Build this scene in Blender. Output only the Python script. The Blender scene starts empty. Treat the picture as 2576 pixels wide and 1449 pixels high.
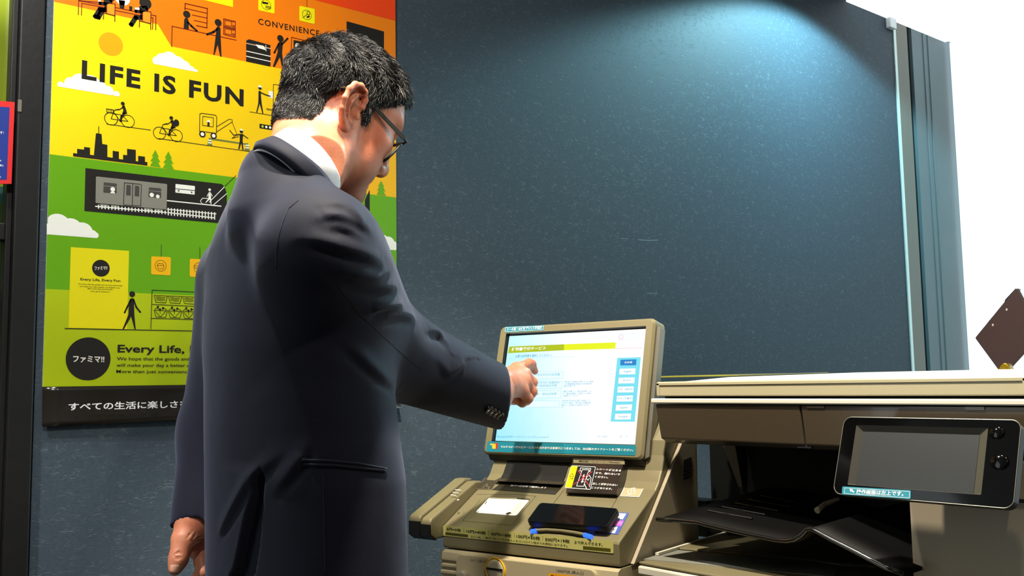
import bpy, bmesh, math, random
import numpy as np
from mathutils import Vector, Matrix
from mathutils.bvhtree import BVHTree

SC = bpy.context.scene
COL = SC.collection
H = 1.05                                   # camera height above the floor
FPX, PITCH, ROLL, YAW = 2472.36, math.radians(5.578), math.radians(-0.9394), math.radians(50.886)

# ------------------------------------------------------------------ camera
def cam_axes():
    c, s = math.cos(YAW), math.sin(YAW)
    fw = np.array([c*math.cos(PITCH), s*math.cos(PITCH), math.sin(PITCH)])
    r = np.array([s, -c, 0.0]); u = np.cross(r, fw)
    cr, sr = math.cos(ROLL), math.sin(ROLL)
    return fw, cr*r+sr*u, -sr*r+cr*u
FW, RT, UP = cam_axes()
CAM = np.array([0.0, 0.0, H])
cd = bpy.data.cameras.new('camera'); cam = bpy.data.objects.new('camera', cd); COL.objects.link(cam)
cd.sensor_width = 36.0; cd.lens = 36.0*FPX/2576.0; cd.clip_start = 0.02
m = Matrix((( RT[0], UP[0], -FW[0], 0), (RT[1], UP[1], -FW[1], 0), (RT[2], UP[2], -FW[2], H), (0, 0, 0, 1)))
cam.matrix_world = m
SC.camera = cam

# ------------------------------------------------------------------ world, lights, exposure
w = bpy.data.worlds.new('daylight'); SC.world = w; w.use_nodes = True
bg = w.node_tree.nodes['Background']; bg.inputs[0].default_value = (0.86, 0.97, 1.0, 1); bg.inputs[1].default_value = 1.8
SC.view_settings.view_transform = 'Standard'; SC.view_settings.look = 'None'
SC.view_settings.exposure = 0.0; SC.view_settings.gamma = 1.0; SC.view_settings.use_curve_mapping = False

def spot(name, loc, target, power, color, angle, blend=0.4, size=0.03):
    l = bpy.data.lights.new(name, 'SPOT'); l.energy = power; l.color = color
    l.spot_size = math.radians(angle); l.spot_blend = blend; l.shadow_soft_size = size
    o = bpy.data.objects.new(name, l); COL.objects.link(o); o.location = loc
    d = Vector(target)-Vector(loc); o.rotation_euler = d.to_track_quat('-Z', 'Y').to_euler()
    return o
def area(name, loc, target, power, color, sx, sy):
    l = bpy.data.lights.new(name, 'AREA'); l.energy = power; l.color = color; l.shape = 'RECTANGLE'; l.size = sx; l.size_y = sy
    o = bpy.data.objects.new(name, l); COL.objects.link(o); o.location = loc
    d = Vector(target)-Vector(loc); o.rotation_euler = d.to_track_quat('-Z', 'Y').to_euler()
    return o
WARM = (1.0, 0.90, 0.74); NEUT = (1.0, 0.96, 0.90); COOL = (0.42, 0.88, 1.0)
spot('ceiling_spot_poster', (0.22, 1.40, 2.37), (0.70, 1.45, 1.1), 52, NEUT, 140, 0.35, 0.03)
spot('poster_fill_spot', (-0.15, 0.35, 2.37), (0.60, 1.86, 1.34), 75, NEUT, 44, 0.7, 0.05)  # added fill that brightens the lower poster, no such lamp known
spot('hand_fill_spot', (-0.40, 1.25, 2.37), (0.50, 1.66, 0.78), 120, NEUT, 22, 0.7, 0.04)  # added narrow fill aimed at the man's left hand
spot('ceiling_spot_machines', (0.62, 0.93, 2.37), (1.12, 1.00, 0.95), 190, WARM, 72, 0.35, 0.035)
spot('ceiling_spot_copier', (0.60, 0.15, 2.36), (1.35, 0.75, 0.85), 30, WARM, 95, 0.5, 0.03)
spot('ceiling_spot_wall', (2.70, 1.50, 2.37), (2.70, 1.62, 0.9), 70, COOL, 143, 0.2, 0.03)
area('room_fill_area', (-0.6, -0.8, 2.37), (-0.6, -0.8, 0), 5, NEUT, 1.6, 1.2)  # soft fill added behind the lens, not a known ceiling panel

# ------------------------------------------------------------------ helpers: pixels to real planes
def ray(px, py):
    d = FW + (px-1288.0)/FPX*RT - (py-724.5)/FPX*UP
    return d
def on(px, py, axis, val):                 # the point where the line of sight meets the plane x/y/z = val
    d = ray(px, py); i = 'xyz'.index(axis)
    return CAM + d*((val-CAM[i])/d[i])
def at(px, py, dist):                      # point at a distance
    d = ray(px, py); return CAM + d/np.linalg.norm(d)*dist
class Pl:                                  # a plane with axes u (right), v (up), normal nrm towards the room
    def __init__(s, o, u, v):
        s.o = np.array(o, float); s.u = np.array(u, float); s.v = np.array(v, float); s.n = np.cross(s.u, s.v)
    def px(s, x, y):
        d = ray(x, y); t = ((s.o-CAM)@s.n)/(d@s.n); P = CAM+d*t-s.o
        return (P@s.u, P@s.v)
    def w(s, u, v, off=0.0):
        return s.o+s.u*u+s.v*v+s.n*off
    def off(s, k):
        return Pl(s.o+s.n*k, s.u, s.v)

def lin(c):
    c = c/255.0
    return c/12.92 if c <= 0.04045 else ((c+0.055)/1.055)**2.4
def rgb(r, g, b): return (lin(r), lin(g), lin(b), 1.0)

# ------------------------------------------------------------------ materials
MATS = {}
def mat(name, col, rough=0.5, metal=0.0, noise=0.0, nscale=200.0, bump=0.0, bscale=300.0, spec=0.5, emit=None, estr=1.0, coat=0.0, sheen=0.0, sss=0.0, alpha=None):
    if name in MATS: return MATS[name]
    m = bpy.data.materials.new(name); m.use_nodes = True; nt = m.node_tree; b = nt.nodes['Principled BSDF']
    c = rgb(*col)
    b.inputs['Base Color'].default_value = c; b.inputs['Roughness'].default_value = rough; b.inputs['Metallic'].default_value = metal
    b.inputs['Specular IOR Level'].default_value = spec; b.inputs['Coat Weight'].default_value = coat; b.inputs['Sheen Weight'].default_value = sheen
    if sss:
        b.inputs['Subsurface Weight'].default_value = sss; b.inputs['Subsurface Radius'].default_value = (0.012, 0.004, 0.002); b.inputs['Subsurface Scale'].default_value = 1.0
    if emit:
        b.inputs['Emission Color'].default_value = rgb(*emit); b.inputs['Emission Strength'].default_value = estr
    tc = nt.nodes.new('ShaderNodeTexCoord')
    if noise:
        n = nt.nodes.new('ShaderNodeTexNoise'); n.inputs['Scale'].default_value = nscale; n.inputs['Detail'].default_value = 4
        nt.links.new(tc.outputs['Object'], n.inputs['Vector'])
        r = nt.nodes.new('ShaderNodeMapRange'); r.inputs[1].default_value = 0.3; r.inputs[2].default_value = 0.7; r.inputs[3].default_value = 1-noise; r.inputs[4].default_value = 1+noise
        mx = nt.nodes.new('ShaderNodeMix'); mx.data_type = 'RGBA'; mx.blend_type = 'MULTIPLY'; mx.inputs[0].default_value = 1.0
        mx.inputs[6].default_value = c
        nt.links.new(n.outputs['Fac'], r.inputs[0]); nt.links.new(r.outputs[0], mx.inputs[7]); nt.links.new(mx.outputs[2], b.inputs['Base Color'])
    if bump:
        n = nt.nodes.new('ShaderNodeTexNoise'); n.inputs['Scale'].default_value = bscale; n.inputs['Detail'].default_value = 3
        nt.links.new(tc.outputs['Object'], n.inputs['Vector'])
        bp = nt.nodes.new('ShaderNodeBump'); bp.inputs['Strength'].default_value = bump; bp.inputs['Distance'].default_value = 0.002
        nt.links.new(n.outputs['Fac'], bp.inputs['Height']); nt.links.new(bp.outputs[0], b.inputs['Normal'])
    MATS[name] = m
    return m

# ------------------------------------------------------------------ helpers: objects
def tag(o, label=None, cat=None, group=None, kind=None):
    if label: o['label'] = label
    if cat: o['category'] = cat
    if group: o['group'] = group
    if kind: o['kind'] = kind
    return o
ORG = {}
def thing(name, loc, label=None, cat=None, group=None, kind=None):
    o = bpy.data.objects.new(name, None); COL.objects.link(o); o.location = loc; o.empty_display_size = 0.05
    ORG[o.name] = np.array(loc, float)
    return tag(o, label, cat, group, kind)
def mk(name, V, F, mats, parent=None, mi=None, smooth=False, bevel=0.0, seg=2, label=None):
    me = bpy.data.meshes.new(name)
    V = np.asarray(V, float)
    org = ORG[parent.name] if parent is not None else V.mean(axis=0)*np.array([1, 1, 0])+np.array([0, 0, V[:, 2].min()])
    me.from_pydata((V-org).tolist(), [], [list(map(int, f)) for f in F])
    for q in (mats if isinstance(mats, (list, tuple)) else [mats]): me.materials.append(q)
    if mi is not None: me.polygons.foreach_set('material_index', np.asarray(mi, dtype=np.int32))
    if smooth: me.polygons.foreach_set('use_smooth', [True]*len(me.polygons))
    me.update()
    o = bpy.data.objects.new(name, me); COL.objects.link(o)
    if parent is not None: o.parent = parent
    else: o.location = org
    ORG[o.name] = org
    if bevel:
        md = o.modifiers.new('edges', 'BEVEL'); md.width = bevel; md.segments = seg; md.limit_method = 'ANGLE'; md.angle_limit = math.radians(30)
    if label: o['label'] = label
    return o
def fixn(o):
    bm = bmesh.new(); bm.from_mesh(o.data); bmesh.ops.recalc_face_normals(bm, faces=bm.faces); bm.to_mesh(o.data); bm.free(); return o
class MB:
    def __init__(s): s.V = []; s.F = []; s.M = []
    def add(s, V, F, mi=0):
        k = len(s.V); s.V += [tuple(v) for v in V]; s.F += [[i+k for i in f] for f in F]; s.M += [mi]*len(F); return s
    def box(s, lo, hi, fn=None, mi=0):
        V = [(x, y, z) for x in (lo[0], hi[0]) for y in (lo[1], hi[1]) for z in (lo[2], hi[2])]
        if fn: V = [fn(*v) for v in V]
        return s.add(V, [(0, 1, 3, 2), (4, 6, 7, 5), (0, 4, 5, 1), (2, 3, 7, 6), (0, 2, 6, 4), (1, 5, 7, 3)], mi)
    def prism(s, A, B, mi=0):              # two matching outlines, capped
        n = len(A)
        return s.add(list(A)+list(B), [list(range(n))[::-1], list(range(n, 2*n))]+[(i, (i+1) % n, n+(i+1) % n, n+i) for i in range(n)], mi)
    def tube(s, P, r, n=8, mi=0, cap=True):
        P = [np.array(p, float) for p in P]; k0 = len(s.V); rings = []
        rr = r if hasattr(r, '__len__') else [r]*len(P)
        for i, p in enumerate(P):
            t = P[min(i+1, len(P)-1)]-P[max(i-1, 0)]; t = t/np.linalg.norm(t)
            a = np.cross(t, [0, 0, 1.0]);
            if np.linalg.norm(a) < 1e-3: a = np.cross(t, [0, 1.0, 0])
            a = a/np.linalg.norm(a); b = np.cross(t, a)
            rings.append([p+rr[i]*(math.cos(2*math.pi*j/n)*a+math.sin(2*math.pi*j/n)*b) for j in range(n)])
        V = [v for r_ in rings for v in r_]; F = []
        for i in range(len(P)-1):
            for j in range(n): F.append((i*n+j, i*n+(j+1) % n, (i+1)*n+(j+1) % n, (i+1)*n+j))
        if cap: F += [list(range(n))[::-1], [(len(P)-1)*n+j for j in range(n)]]
        return s.add(V, F, mi)
    def build(s, name, mats, parent=None, **k):
        return fixn(mk(name, s.V, s.F, mats, parent, s.M, **k))

# flat print on a plane --------------------------------------------------------------
TXT = {}
def text_mesh(body, bold, gap=1.0):
    k = (body, bold, gap)
    if k not in TXT:
        cu = bpy.data.curves.new('lettering', 'FONT'); cu.body = body; cu.size = 1.0; cu.resolution_u = 3; cu.offset = bold; cu.space_character = gap
        o = bpy.data.objects.new('lettering', cu); COL.objects.link(o)
        me = o.to_mesh()
        V = np.array([v.co[:2] for v in me.vertices]); F = [list(p.vertices) for p in me.polygons]
        o.to_mesh_clear(); bpy.data.objects.remove(o); bpy.data.curves.remove(cu)
        TXT[k] = (V, F)
    return TXT[k]
class Print:
    def __init__(s, pl, step=0.00025): s.pl = pl; s.V = []; s.F = []; s.M = []; s.mats = []; s.step = step
    def mi(s, m):
        if m not in s.mats: s.mats.append(m)
        return s.mats.index(m)
    def face(s, uv, m, lay):
        k = len(s.V); s.V += [s.pl.w(a, b, lay*s.step) for a, b in uv]; s.F.append(list(range(k, k+len(uv)))); s.M.append(s.mi(m))
    def pp(s, pts, zf=None): return [s.pl.px(*(zf(*p) if zf else p)) for p in pts]
    def poly(s, pts, m, lay=1, zf=None): s.face(s.pp(pts, zf), m, lay)
    def stroke(s, pts, wd, m, lay=1, zf=None, closed=False, uv=False):
        q = [np.array(p) for p in (pts if uv else s.pp(pts, zf))]
        if closed: q = q+[q[0]]
        for a, b in zip(q[:-1], q[1:]):
            d = b-a; L = np.linalg.norm(d)
            if L < 1e-7: continue
            d /= L; nn = np.array([-d[1], d[0]])*wd/2; e = d*wd*0.35
            s.face([a-e+nn, a-e-nn, b+e-nn, b+e+nn], m, lay)
    def disc(s, c, r, m, lay=1, zf=None, ry=None, n=28, a0=0, a1=360):
        c = s.pp([c], zf)[0]; ry = ry or r
        s.face([(c[0]+r*math.cos(math.radians(a0+(a1-a0)*i/n)), c[1]+ry*math.sin(math.radians(a0+(a1-a0)*i/n))) for i in range(n+(a1-a0 != 360))], m, lay)
    def ring(s, c, r, wd, m, lay=1, zf=None, n=28):
        c = s.pp([c], zf)[0]
        s.stroke([(c[0]+r*math.cos(2*math.pi*i/n), c[1]+r*math.sin(2*math.pi*i/n)) for i in range(n)], wd, m, lay, closed=True, uv=True)
    def limb(s, pts, wd, m, lay=1, zf=None):
        s.stroke(pts, wd, m, lay, zf)
        for p in pts: s.disc(p, wd/2, m, lay, zf, n=10)
    def text(s, body, p0, p1, h, m, lay=2, zf=None, bold=0.0, fit=True, gap=1.0):
        # p0, p1: start and end of the baseline; h: pixel point above p0 giving the height of a capital
        a, b, t = s.pp([p0, p1, h], zf); a = np.array(a); b = np.array(b); t = np.array(t)
        V, F = text_mesh(body, bold, gap)
        if len(V) == 0: return
        ex = b-a; L = np.linalg.norm(ex); ex /= L; ey = np.array([-ex[1], ex[0]]); hh = abs((t-a)@ey)
        x0, x1 = V[:, 0].min(), V[:, 0].max(); sx = L/(x1-x0); cjk = any(ord(ch) > 0x2fff for ch in body)
        y0, y1 = (V[:, 1].min(), V[:, 1].max()) if cjk else (0.0, 0.729)
        if cjk and not fit: y0, y1 = -0.06, 0.86
        sy = hh/(y1-y0); k = len(s.V); i = s.mi(m)
        for x, y in V:
            q = a+ex*(x-x0)*sx+ey*(y-y0)*sy
            s.V.append(s.pl.w(q[0], q[1], lay*s.step))
        for f in F: s.F.append([j+k for j in f]); s.M.append(i)
    def build(s, name, parent=None, label=None):
        return mk(name, s.V, s.F, s.mats, parent, s.M, label=label)
def rrect(x0, y0, x1, y1, r, n=4):
    P = []
    for cx, cy, a in ((x1-r, y1-r, 0), (x0+r, y1-r, 90), (x0+r, y0+r, 180), (x1-r, y0+r, 270)):
        P += [(cx+r*math.cos(math.radians(a+90*i/n)), cy+r*math.sin(math.radians(a+90*i/n))) for i in range(n+1)]
    return P
def qround(q, r, n=4):                     # round the corners of a quadrilateral of 2-D points
    P = []; q = [np.array(p, float) for p in q]; N = len(q)
    for i in range(N):
        p = q[i]; a = q[i-1]-p; b = q[(i+1) % N]-p; a = a/np.linalg.norm(a)*r; b = b/np.linalg.norm(b)*r
        for k in range(n+1):
            t = k/n; P.append(tuple((1-t)**2*(p+a)+2*t*(1-t)*p+t*t*(p+b)))
    return P
def Z(ox, oy, sc): return lambda x, y: (ox+x/sc, oy+y/sc)

# ================================================================== the room
CEIL = H+1.342; WY = 1.8608
WX0, WX1, WXR = 0.4375, 3.368, 3.76
def wallpaper(name, base, fib):
    m = bpy.data.materials.new(name); m.use_nodes = True; nt = m.node_tree; b = nt.nodes['Principled BSDF']
    tc = nt.nodes.new('ShaderNodeTexCoord'); L = nt.links.new
    acc = None
    for k, (ang, sc, th) in enumerate(((0.45, 1.0, 0.012), (-0.9, 1.25, 0.011), (1.9, 0.9, 0.011), (0.95, 1.5, 0.010))):
        mp = nt.nodes.new('ShaderNodeMapping'); mp.inputs['Rotation'].default_value = (0, ang, 0); mp.inputs['Location'].default_value = (k*3.1, 0, k*1.7)
        mp.inputs['Scale'].default_value = (22*sc, 1, 95*sc)
        L(tc.outputs['Object'], mp.inputs[0])
        n0 = nt.nodes.new('ShaderNodeTexNoise'); n0.inputs['Scale'].default_value = 1.0; n0.inputs['Detail'].default_value = 1.5; n0.inputs['Distortion'].default_value = 0.6
        L(mp.outputs[0], n0.inputs['Vector'])
        s_ = nt.nodes.new('ShaderNodeMath'); s_.operation = 'SUBTRACT'; s_.inputs[1].default_value = 0.5; L(n0.outputs['Fac'], s_.inputs[0])
        ab = nt.nodes.new('ShaderNodeMath'); ab.operation = 'ABSOLUTE'; L(s_.outputs[0], ab.inputs[0])
        mr = nt.nodes.new('ShaderNodeMapRange'); mr.inputs[1].default_value = 0.0; mr.inputs[2].default_value = th*1.6; mr.inputs[3].default_value = 1.0; mr.inputs[4].default_value = 0.0
        L(ab.outputs[0], mr.inputs[0])
        # only short bits of each line survive
        g = nt.nodes.new('ShaderNodeTexNoise'); g.inputs['Scale'].default_value = 55.0; g.inputs['Detail'].default_value = 0.0
        mg = nt.nodes.new('ShaderNodeMapping'); mg.inputs['Location'].default_value = (k*7.7, k*2.3, 0); L(tc.outputs['Object'], mg.inputs[0]); L(mg.outputs[0], g.inputs['Vector'])
        gr = nt.nodes.new('ShaderNodeMapRange'); gr.inputs[1].default_value = 0.58; gr.inputs[2].default_value = 0.66; L(g.outputs['Fac'], gr.inputs[0])
        mu = nt.nodes.new('ShaderNodeMath'); mu.operation = 'MULTIPLY'; L(mr.outputs[0], mu.inputs[0]); L(gr.outputs[0], mu.inputs[1])
        if acc is None: acc = mu
        else:
            ad = nt.nodes.new('ShaderNodeMath'); ad.operation = 'MAXIMUM'; L(acc.outputs[0], ad.inputs[0]); L(mu.outputs[0], ad.inputs[1]); acc = ad
    n1 = nt.nodes.new('ShaderNodeTexNoise'); n1.inputs['Scale'].default_value = 160.0; n1.inputs['Detail'].default_value = 5.0; L(tc.outputs['Object'], n1.inputs['Vector'])
    r1 = nt.nodes.new('ShaderNodeValToRGB'); r1.color_ramp.elements[0].position = 0.3; r1.color_ramp.elements[1].position = 0.7
    c = rgb(*base); r1.color_ramp.elements[0].color = (c[0]*0.86, c[1]*0.86, c[2]*0.86, 1); r1.color_ramp.elements[1].color = (c[0]*1.13, c[1]*1.13, c[2]*1.13, 1)
    L(n1.outputs['Fac'], r1.inputs[0])
    sc_ = nt.nodes.new('ShaderNodeMath'); sc_.operation = 'MULTIPLY'; sc_.inputs[1].default_value = 0.34; L(acc.outputs[0], sc_.inputs[0])
    mx = nt.nodes.new('ShaderNodeMix'); mx.data_type = 'RGBA'; L(sc_.outputs[0], mx.inputs[0]); L(r1.outputs[0], mx.inputs[6]); mx.inputs[7].default_value = rgb(*fib)
    L(mx.outputs[2], b.inputs['Base Color']); b.inputs['Roughness'].default_value = 0.62; b.inputs['Specular IOR Level'].default_value = 0.3
    bp = nt.nodes.new('ShaderNodeBump'); bp.inputs['Strength'].default_value = 0.35; bp.inputs['Distance'].default_value = 0.001; L(acc.outputs[0], bp.inputs['Height']); L(bp.outputs[0], b.inputs['Normal'])
    return m
M_wall = wallpaper('navy_fibre_wallpaper', (64, 77, 88), (120, 134, 142))
M_ceil = mat('ceiling_paint', (120, 122, 122), 0.8, noise=0.03)
M_floor = mat('floor_tile', (84, 80, 76), 0.35, noise=0.1, nscale=6)
M_plain = mat('plain_wall', (96, 94, 90), 0.7, noise=0.04)
M_black = mat('black_aluminium', (22, 22, 22), 0.45, noise=0.15, nscale=40, bump=0.15, bscale=90)
M_taupe = mat('taupe_aluminium', (112, 111, 101), 0.45, metal=0.2, noise=0.04)
M_edge = mat('bright_trim', (205, 225, 220), 0.3, metal=0.3)
M_colgrey = mat('grey_blue_panel', (94, 114, 120), 0.45, noise=0.04, nscale=8)
def glass(name, tint, refl=0.12):
    m = bpy.data.materials.new(name); m.use_nodes = True; nt = m.node_tree; nt.nodes.remove(nt.nodes['Principled BSDF'])
    t = nt.nodes.new('ShaderNodeBsdfTransparent'); t.inputs[0].default_value = tint
    g = nt.nodes.new('ShaderNodeBsdfGlossy'); g.inputs['Roughness'].default_value = 0.02
    f = nt.nodes.new('ShaderNodeFresnel'); f.inputs[0].default_value = 1.45; mx = nt.nodes.new('ShaderNodeMixShader')
    nt.links.new(f.outputs[0], mx.inputs[0]); nt.links.new(t.outputs[0], mx.inputs[1]); nt.links.new(g.outputs[0], mx.inputs[2])
    nt.links.new(mx.outputs[0], nt.nodes['Material Output'].inputs['Surface'])
    return m
M_glass = glass('window_glass', (0.95, 1.0, 1.0, 1))
X0, Y0 = -2.6, -2.6
def struct(name, lo, hi, m, bevel=0.0):
    o = MB().box(lo, hi).build(name, m, bevel=bevel); o['kind'] = 'structure'; return o
struct('floor', (X0, Y0, -0.1), (WXR, WY, 0.0), M_floor)
struct('ceiling', (X0, Y0, CEIL), (WXR, WY+0.1, CEIL+0.1), M_ceil)
cl_ = thing('ceiling_glow', (3.58, -0.3, CEIL-0.012), 'long glowing white sheet added under the ceiling for its overexposed brightness by the shop window', 'glow')  # added glowing sheet, stands in for the overexposed ceiling
MB().box((3.06, -2.4, CEIL-0.012), (WXR, WY-0.002, CEIL)).build('glow_sheet', mat('ceiling_glow_white', (240, 245, 245), 0.5, emit=(245, 252, 255), estr=1.15), cl_)
struct('wall_back', (WX0, WY, 0.0), (WX1, WY+0.10, CEIL), M_wall)
struct('wall_back_end', (3.505, WY, 0.0), (WXR+0.05, WY+0.10, CEIL), M_colgrey)
struct('wall_left', (X0-0.1, Y0, 0.0), (X0, WY+0.1, CEIL), M_plain)
struct('wall_front', (X0, Y0-0.1, 0.0), (WXR, Y0, CEIL), M_plain)
# bright trim, taupe frame and dark joint where the papered wall ends
struct('trim_1', (WX1, WY-0.004, 0.0), (WX1+0.016, WY+0.05, CEIL), M_edge)
struct('trim_2', (WX1+0.016, WY-0.002, 0.0), (3.470, WY+0.05, CEIL), M_taupe, 0.003)
struct('trim_3', (3.470, WY+0.012, 0.0), (3.505, WY+0.06, CEIL), M_black)
struct('reflection_line_1', (3.585, WY-0.003, 0.0), (3.600, WY+0.01, CEIL), M_colgrey, 0.002)  # this strip and the next shape the faint double reflection on the panel
struct('reflection_line_2', (3.622, WY-0.003, 0.0), (3.632, WY+0.01, CEIL), M_colgrey, 0.002)
# the shop window on the right
wn = thing('window_1', (WXR, 0, 0), kind='structure')
MB().box((WXR, Y0, 0.02), (WXR+0.012, WY-0.02, CEIL-0.02)).build('glass_pane', M_glass, wn)
MB().box((WXR-0.02, Y0, 0.0), (WXR+0.04, WY, 0.05)).build('window_frame', M_taupe, wn, bevel=0.003)
# small white sensor box under the ceiling
pl_w = Pl((0, WY, 0), (1, 0, 0), (0, 0, 1))
a = on(2227, 45, 'y', WY); b = on(2240, 76, 'y', WY)
M_white = mat('white_plastic', (230, 235, 235), 0.4)
o = MB().box((a[0], WY-0.02, b[2]), (WX1-0.003, WY, a[2])).build('sensor_box', M_white, bevel=0.003)
tag(o, 'small white sensor box high on the navy wall below the ceiling', 'sensor')
# scuffs on the wallpaper
M_scuff = mat('pale_scuff', (150, 170, 185), 0.8)
pr = Print(pl_w, 0.0003)
pr.stroke([(1605, 603), (1632, 605), (1655, 604)], 0.0012, M_scuff); pr.stroke([(1562, 600), (1580, 601)], 0.0007, M_scuff); pr.stroke([(1627, 737), (1655, 739)], 0.0008, M_scuff)
o = pr.build('wall_scuff'); o['kind'] = 'structure'

# ------------------------------------------------------------------ glazed door on the left
dr = thing('door_1', (0.3, WY, 0), kind='structure')
xf = on(45, 100, 'y', WY)[0]
MB().box((xf, WY-0.015, 0), (WX0-0.0045, WY+0.08, CEIL)).build('door_post', M_black, dr, bevel=0.003)
MB().box((WX0-0.0045, WY+0.004, 0), (WX0, WY+0.08, CEIL)).build('post_gap', mat('gap_black', (8, 8, 8), 0.8), dr)
zr = on(20, 562, 'y', WY)[2]; zr2 = on(20, 605, 'y', WY)[2]
mb = MB().box((xf-0.010, WY-0.002, 0), (xf, WY+0.03, CEIL)).box((-0.6, WY-0.002, zr2), (xf-0.010, WY+0.03, zr)).box((-0.6, WY-0.002, 0), (xf-0.01, WY+0.03, 0.25))
mb.build('door_frame', M_black, dr, bevel=0.002)
MB().box((-0.6, WY+0.02, 0.2), (xf-0.008, WY+0.028, CEIL)).build('glass_pane', M_glass, dr)
# banner standing behind the door glass
M_ban1 = mat('banner_yellow_green', (196, 200, 0), 0.6); M_ban2 = mat('banner_olive', (96, 112, 20), 0.6); M_ban3 = mat('banner_teal', (60, 120, 110), 0.6)
bx = MB()
zt = on(10, 470, 'y', WY+0.2)[2]
bx.box((-0.3, WY+0.20, zt), (0.45, WY+0.205, CEIL), mi=0).box((-0.3, WY+0.20, 0.02), (0.45, WY+0.205, zt-0.03), mi=1).box((-0.3, WY+0.20, zt-0.03), (0.45, WY+0.205, zt), mi=2)
o = bx.build('banner', [M_ban1, M_ban2, M_ban3]); tag(o, 'yellow and olive green banner seen through the black framed glass door', 'banner')
o = MB().box((X0, WY+0.1, -0.1), (WX0, WY+0.9, 0.0)).build('floor_outside', M_floor); o['kind'] = 'structure'
# red and blue notice on the door glass
M_red = mat('notice_red', (232, 48, 48), 0.4); M_blue = mat('notice_blue', (40, 60, 150), 0.4); M_pwhite = mat('print_white', (245, 245, 242), 0.45)
pn = Pl((0, WY-0.018, 0), (1, 0, 0), (0, 0, 1))
sg = thing('notice_sign', tuple(pn.w(*pn.px(5, 465))), 'red bordered blue notice sheet on the black door frame, cut by the left picture edge', 'sign')
e = [pn.px(36, 258), pn.px(-60, 249), pn.px(-70, 464), pn.px(28, 463)]
A = [pn.w(x, y, 0.003) for x, y in e]; B = [pn.w(x, y, 0.0) for x, y in e]
MB().prism(A, B).build('board', M_red, sg)
pr = Print(pn.off(0.003)); zs = Z(0, 220, 3.621)
pr.poly([(88, 180), (-300, 160), (-320, 850), (62, 840)], M_blue, 1, zs)
pr.text('す!', (0, 425), (36, 423), (0, 400), M_pwhite, 2, zs, 0.02); pr.text('le', (-12, 672), (12, 672), (-12, 655), M_pwhite, 2, zs, 0.02)
pr.text('象)', (-10, 722), (30, 722), (-10, 700), M_pwhite, 2, zs, 0.02); pr.text('8', (-4, 824), (8, 824), (-4, 806), M_pwhite, 2, zs)
pr.build('printed_notice', sg)
o = MB().box((xf+0.0, WY-0.0165, on(38, 285, 'y', WY)[2]), (xf+0.006, WY-0.015, on(38, 255, 'y', WY)[2])).build('tape_scrap', mat('worn_tape', (120, 112, 100), 0.7), dr)

# ================================================================== the poster
K = dict(
 bk=mat('ink_black', (34, 30, 26), 0.5, spec=0.3), wh=mat('ink_white', (250, 250, 240), 0.42), ye=mat('ink_yellow', (255, 226, 0), 0.42), lem=mat('ink_lemon', (255, 240, 0), 0.42),
 am=mat('ink_amber', (255, 190, 0), 0.42), dk=mat('ink_dark_amber', (255, 170, 0), 0.42), orr=mat('ink_orange', (255, 128, 0), 0.42), red=mat('ink_red_orange', (255, 72, 8), 0.42),
 gr=mat('ink_green', (104, 172, 0), 0.42), yg=mat('ink_yellow_green', (190, 208, 0), 0.42), pa=mat('ink_pale_yellow', (240, 226, 0), 0.42), gy=mat('ink_grey', (140, 138, 126), 0.42),
 dg=mat('ink_dark_grey', (72, 70, 66), 0.42), ol=mat('ink_olive', (120, 128, 60), 0.42), mar=mat('ink_maroon', (120, 30, 10), 0.42), or2=mat('ink_light_orange', (255, 150, 30), 0.42))
pp = Pl((0, WY-0.003, 0), (1, 0, 0), (0, 0, 1))
def ramp_ink(name, c0, c1, p0, p1):        # printed colour gradient between two points of the sheet
    m = bpy.data.materials.new(name); m.use_nodes = True; nt = m.node_tree; b = nt.nodes['Principled BSDF']; b.inputs['Roughness'].default_value = 0.42
    tc = nt.nodes.new('ShaderNodeTexCoord'); sx = nt.nodes.new('ShaderNodeVectorMath'); sx.operation = 'DOT_PRODUCT'
    p0 = np.array(p0); p1 = np.array(p1); d = (p1-p0)/((p1-p0)@(p1-p0)); sx.inputs[1].default_value = tuple(d)
    nt.links.new(tc.outputs['Object'], sx.inputs[0])
    ad = nt.nodes.new('ShaderNodeMath'); ad.operation = 'SUBTRACT'; ad.use_clamp = True; ad.inputs[1].default_value = float(p0@d); nt.links.new(sx.outputs['Value'], ad.inputs[0])
    mx = nt.nodes.new('ShaderNodeMix'); mx.data_type = 'RGBA'; nt.links.new(ad.outputs[0], mx.inputs[0]); mx.inputs[6].default_value = rgb(*c0); mx.inputs[7].default_value = rgb(*c1)
    nt.links.new(mx.outputs[2], b.inputs['Base Color']); return m
def buckle(m):                             # soft buckles of the hung paper
    nt = m.node_tree; b = nt.nodes['Principled BSDF']; tc = nt.nodes.new('ShaderNodeTexCoord')
    n = nt.nodes.new('ShaderNodeTexNoise'); n.inputs['Scale'].default_value = 7.0; n.inputs['Detail'].default_value = 2.5; nt.links.new(tc.outputs['Object'], n.inputs['Vector'])
    bp = nt.nodes.new('ShaderNodeBump'); bp.inputs['Strength'].default_value = 0.25; bp.inputs['Distance'].default_value = 0.012
    nt.links.new(n.outputs['Fac'], bp.inputs['Height']); nt.links.new(bp.outputs[0], b.inputs['Normal'])
ul, ur = 0.4495, 1.1785; vb = pp.px(105, 973)[1]; vt = 2.06
po = thing('poster', (ul, WY, vb), 'large yellow, green and orange illustrated poster on the navy wall behind the man', 'poster')
mb = MB().box((ul, WY-0.003, vb), (ur, WY-0.0002, vt)); mb.build('paper_sheet', mat('poster_paper', (250, 245, 225), 0.5), po)
K['ye'] = ramp_ink('ink_yellow_gradient', (255, 246, 0), (255, 190, 0), (0.0, 0, 0.78), (0.55, 0, 0.42))
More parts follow.
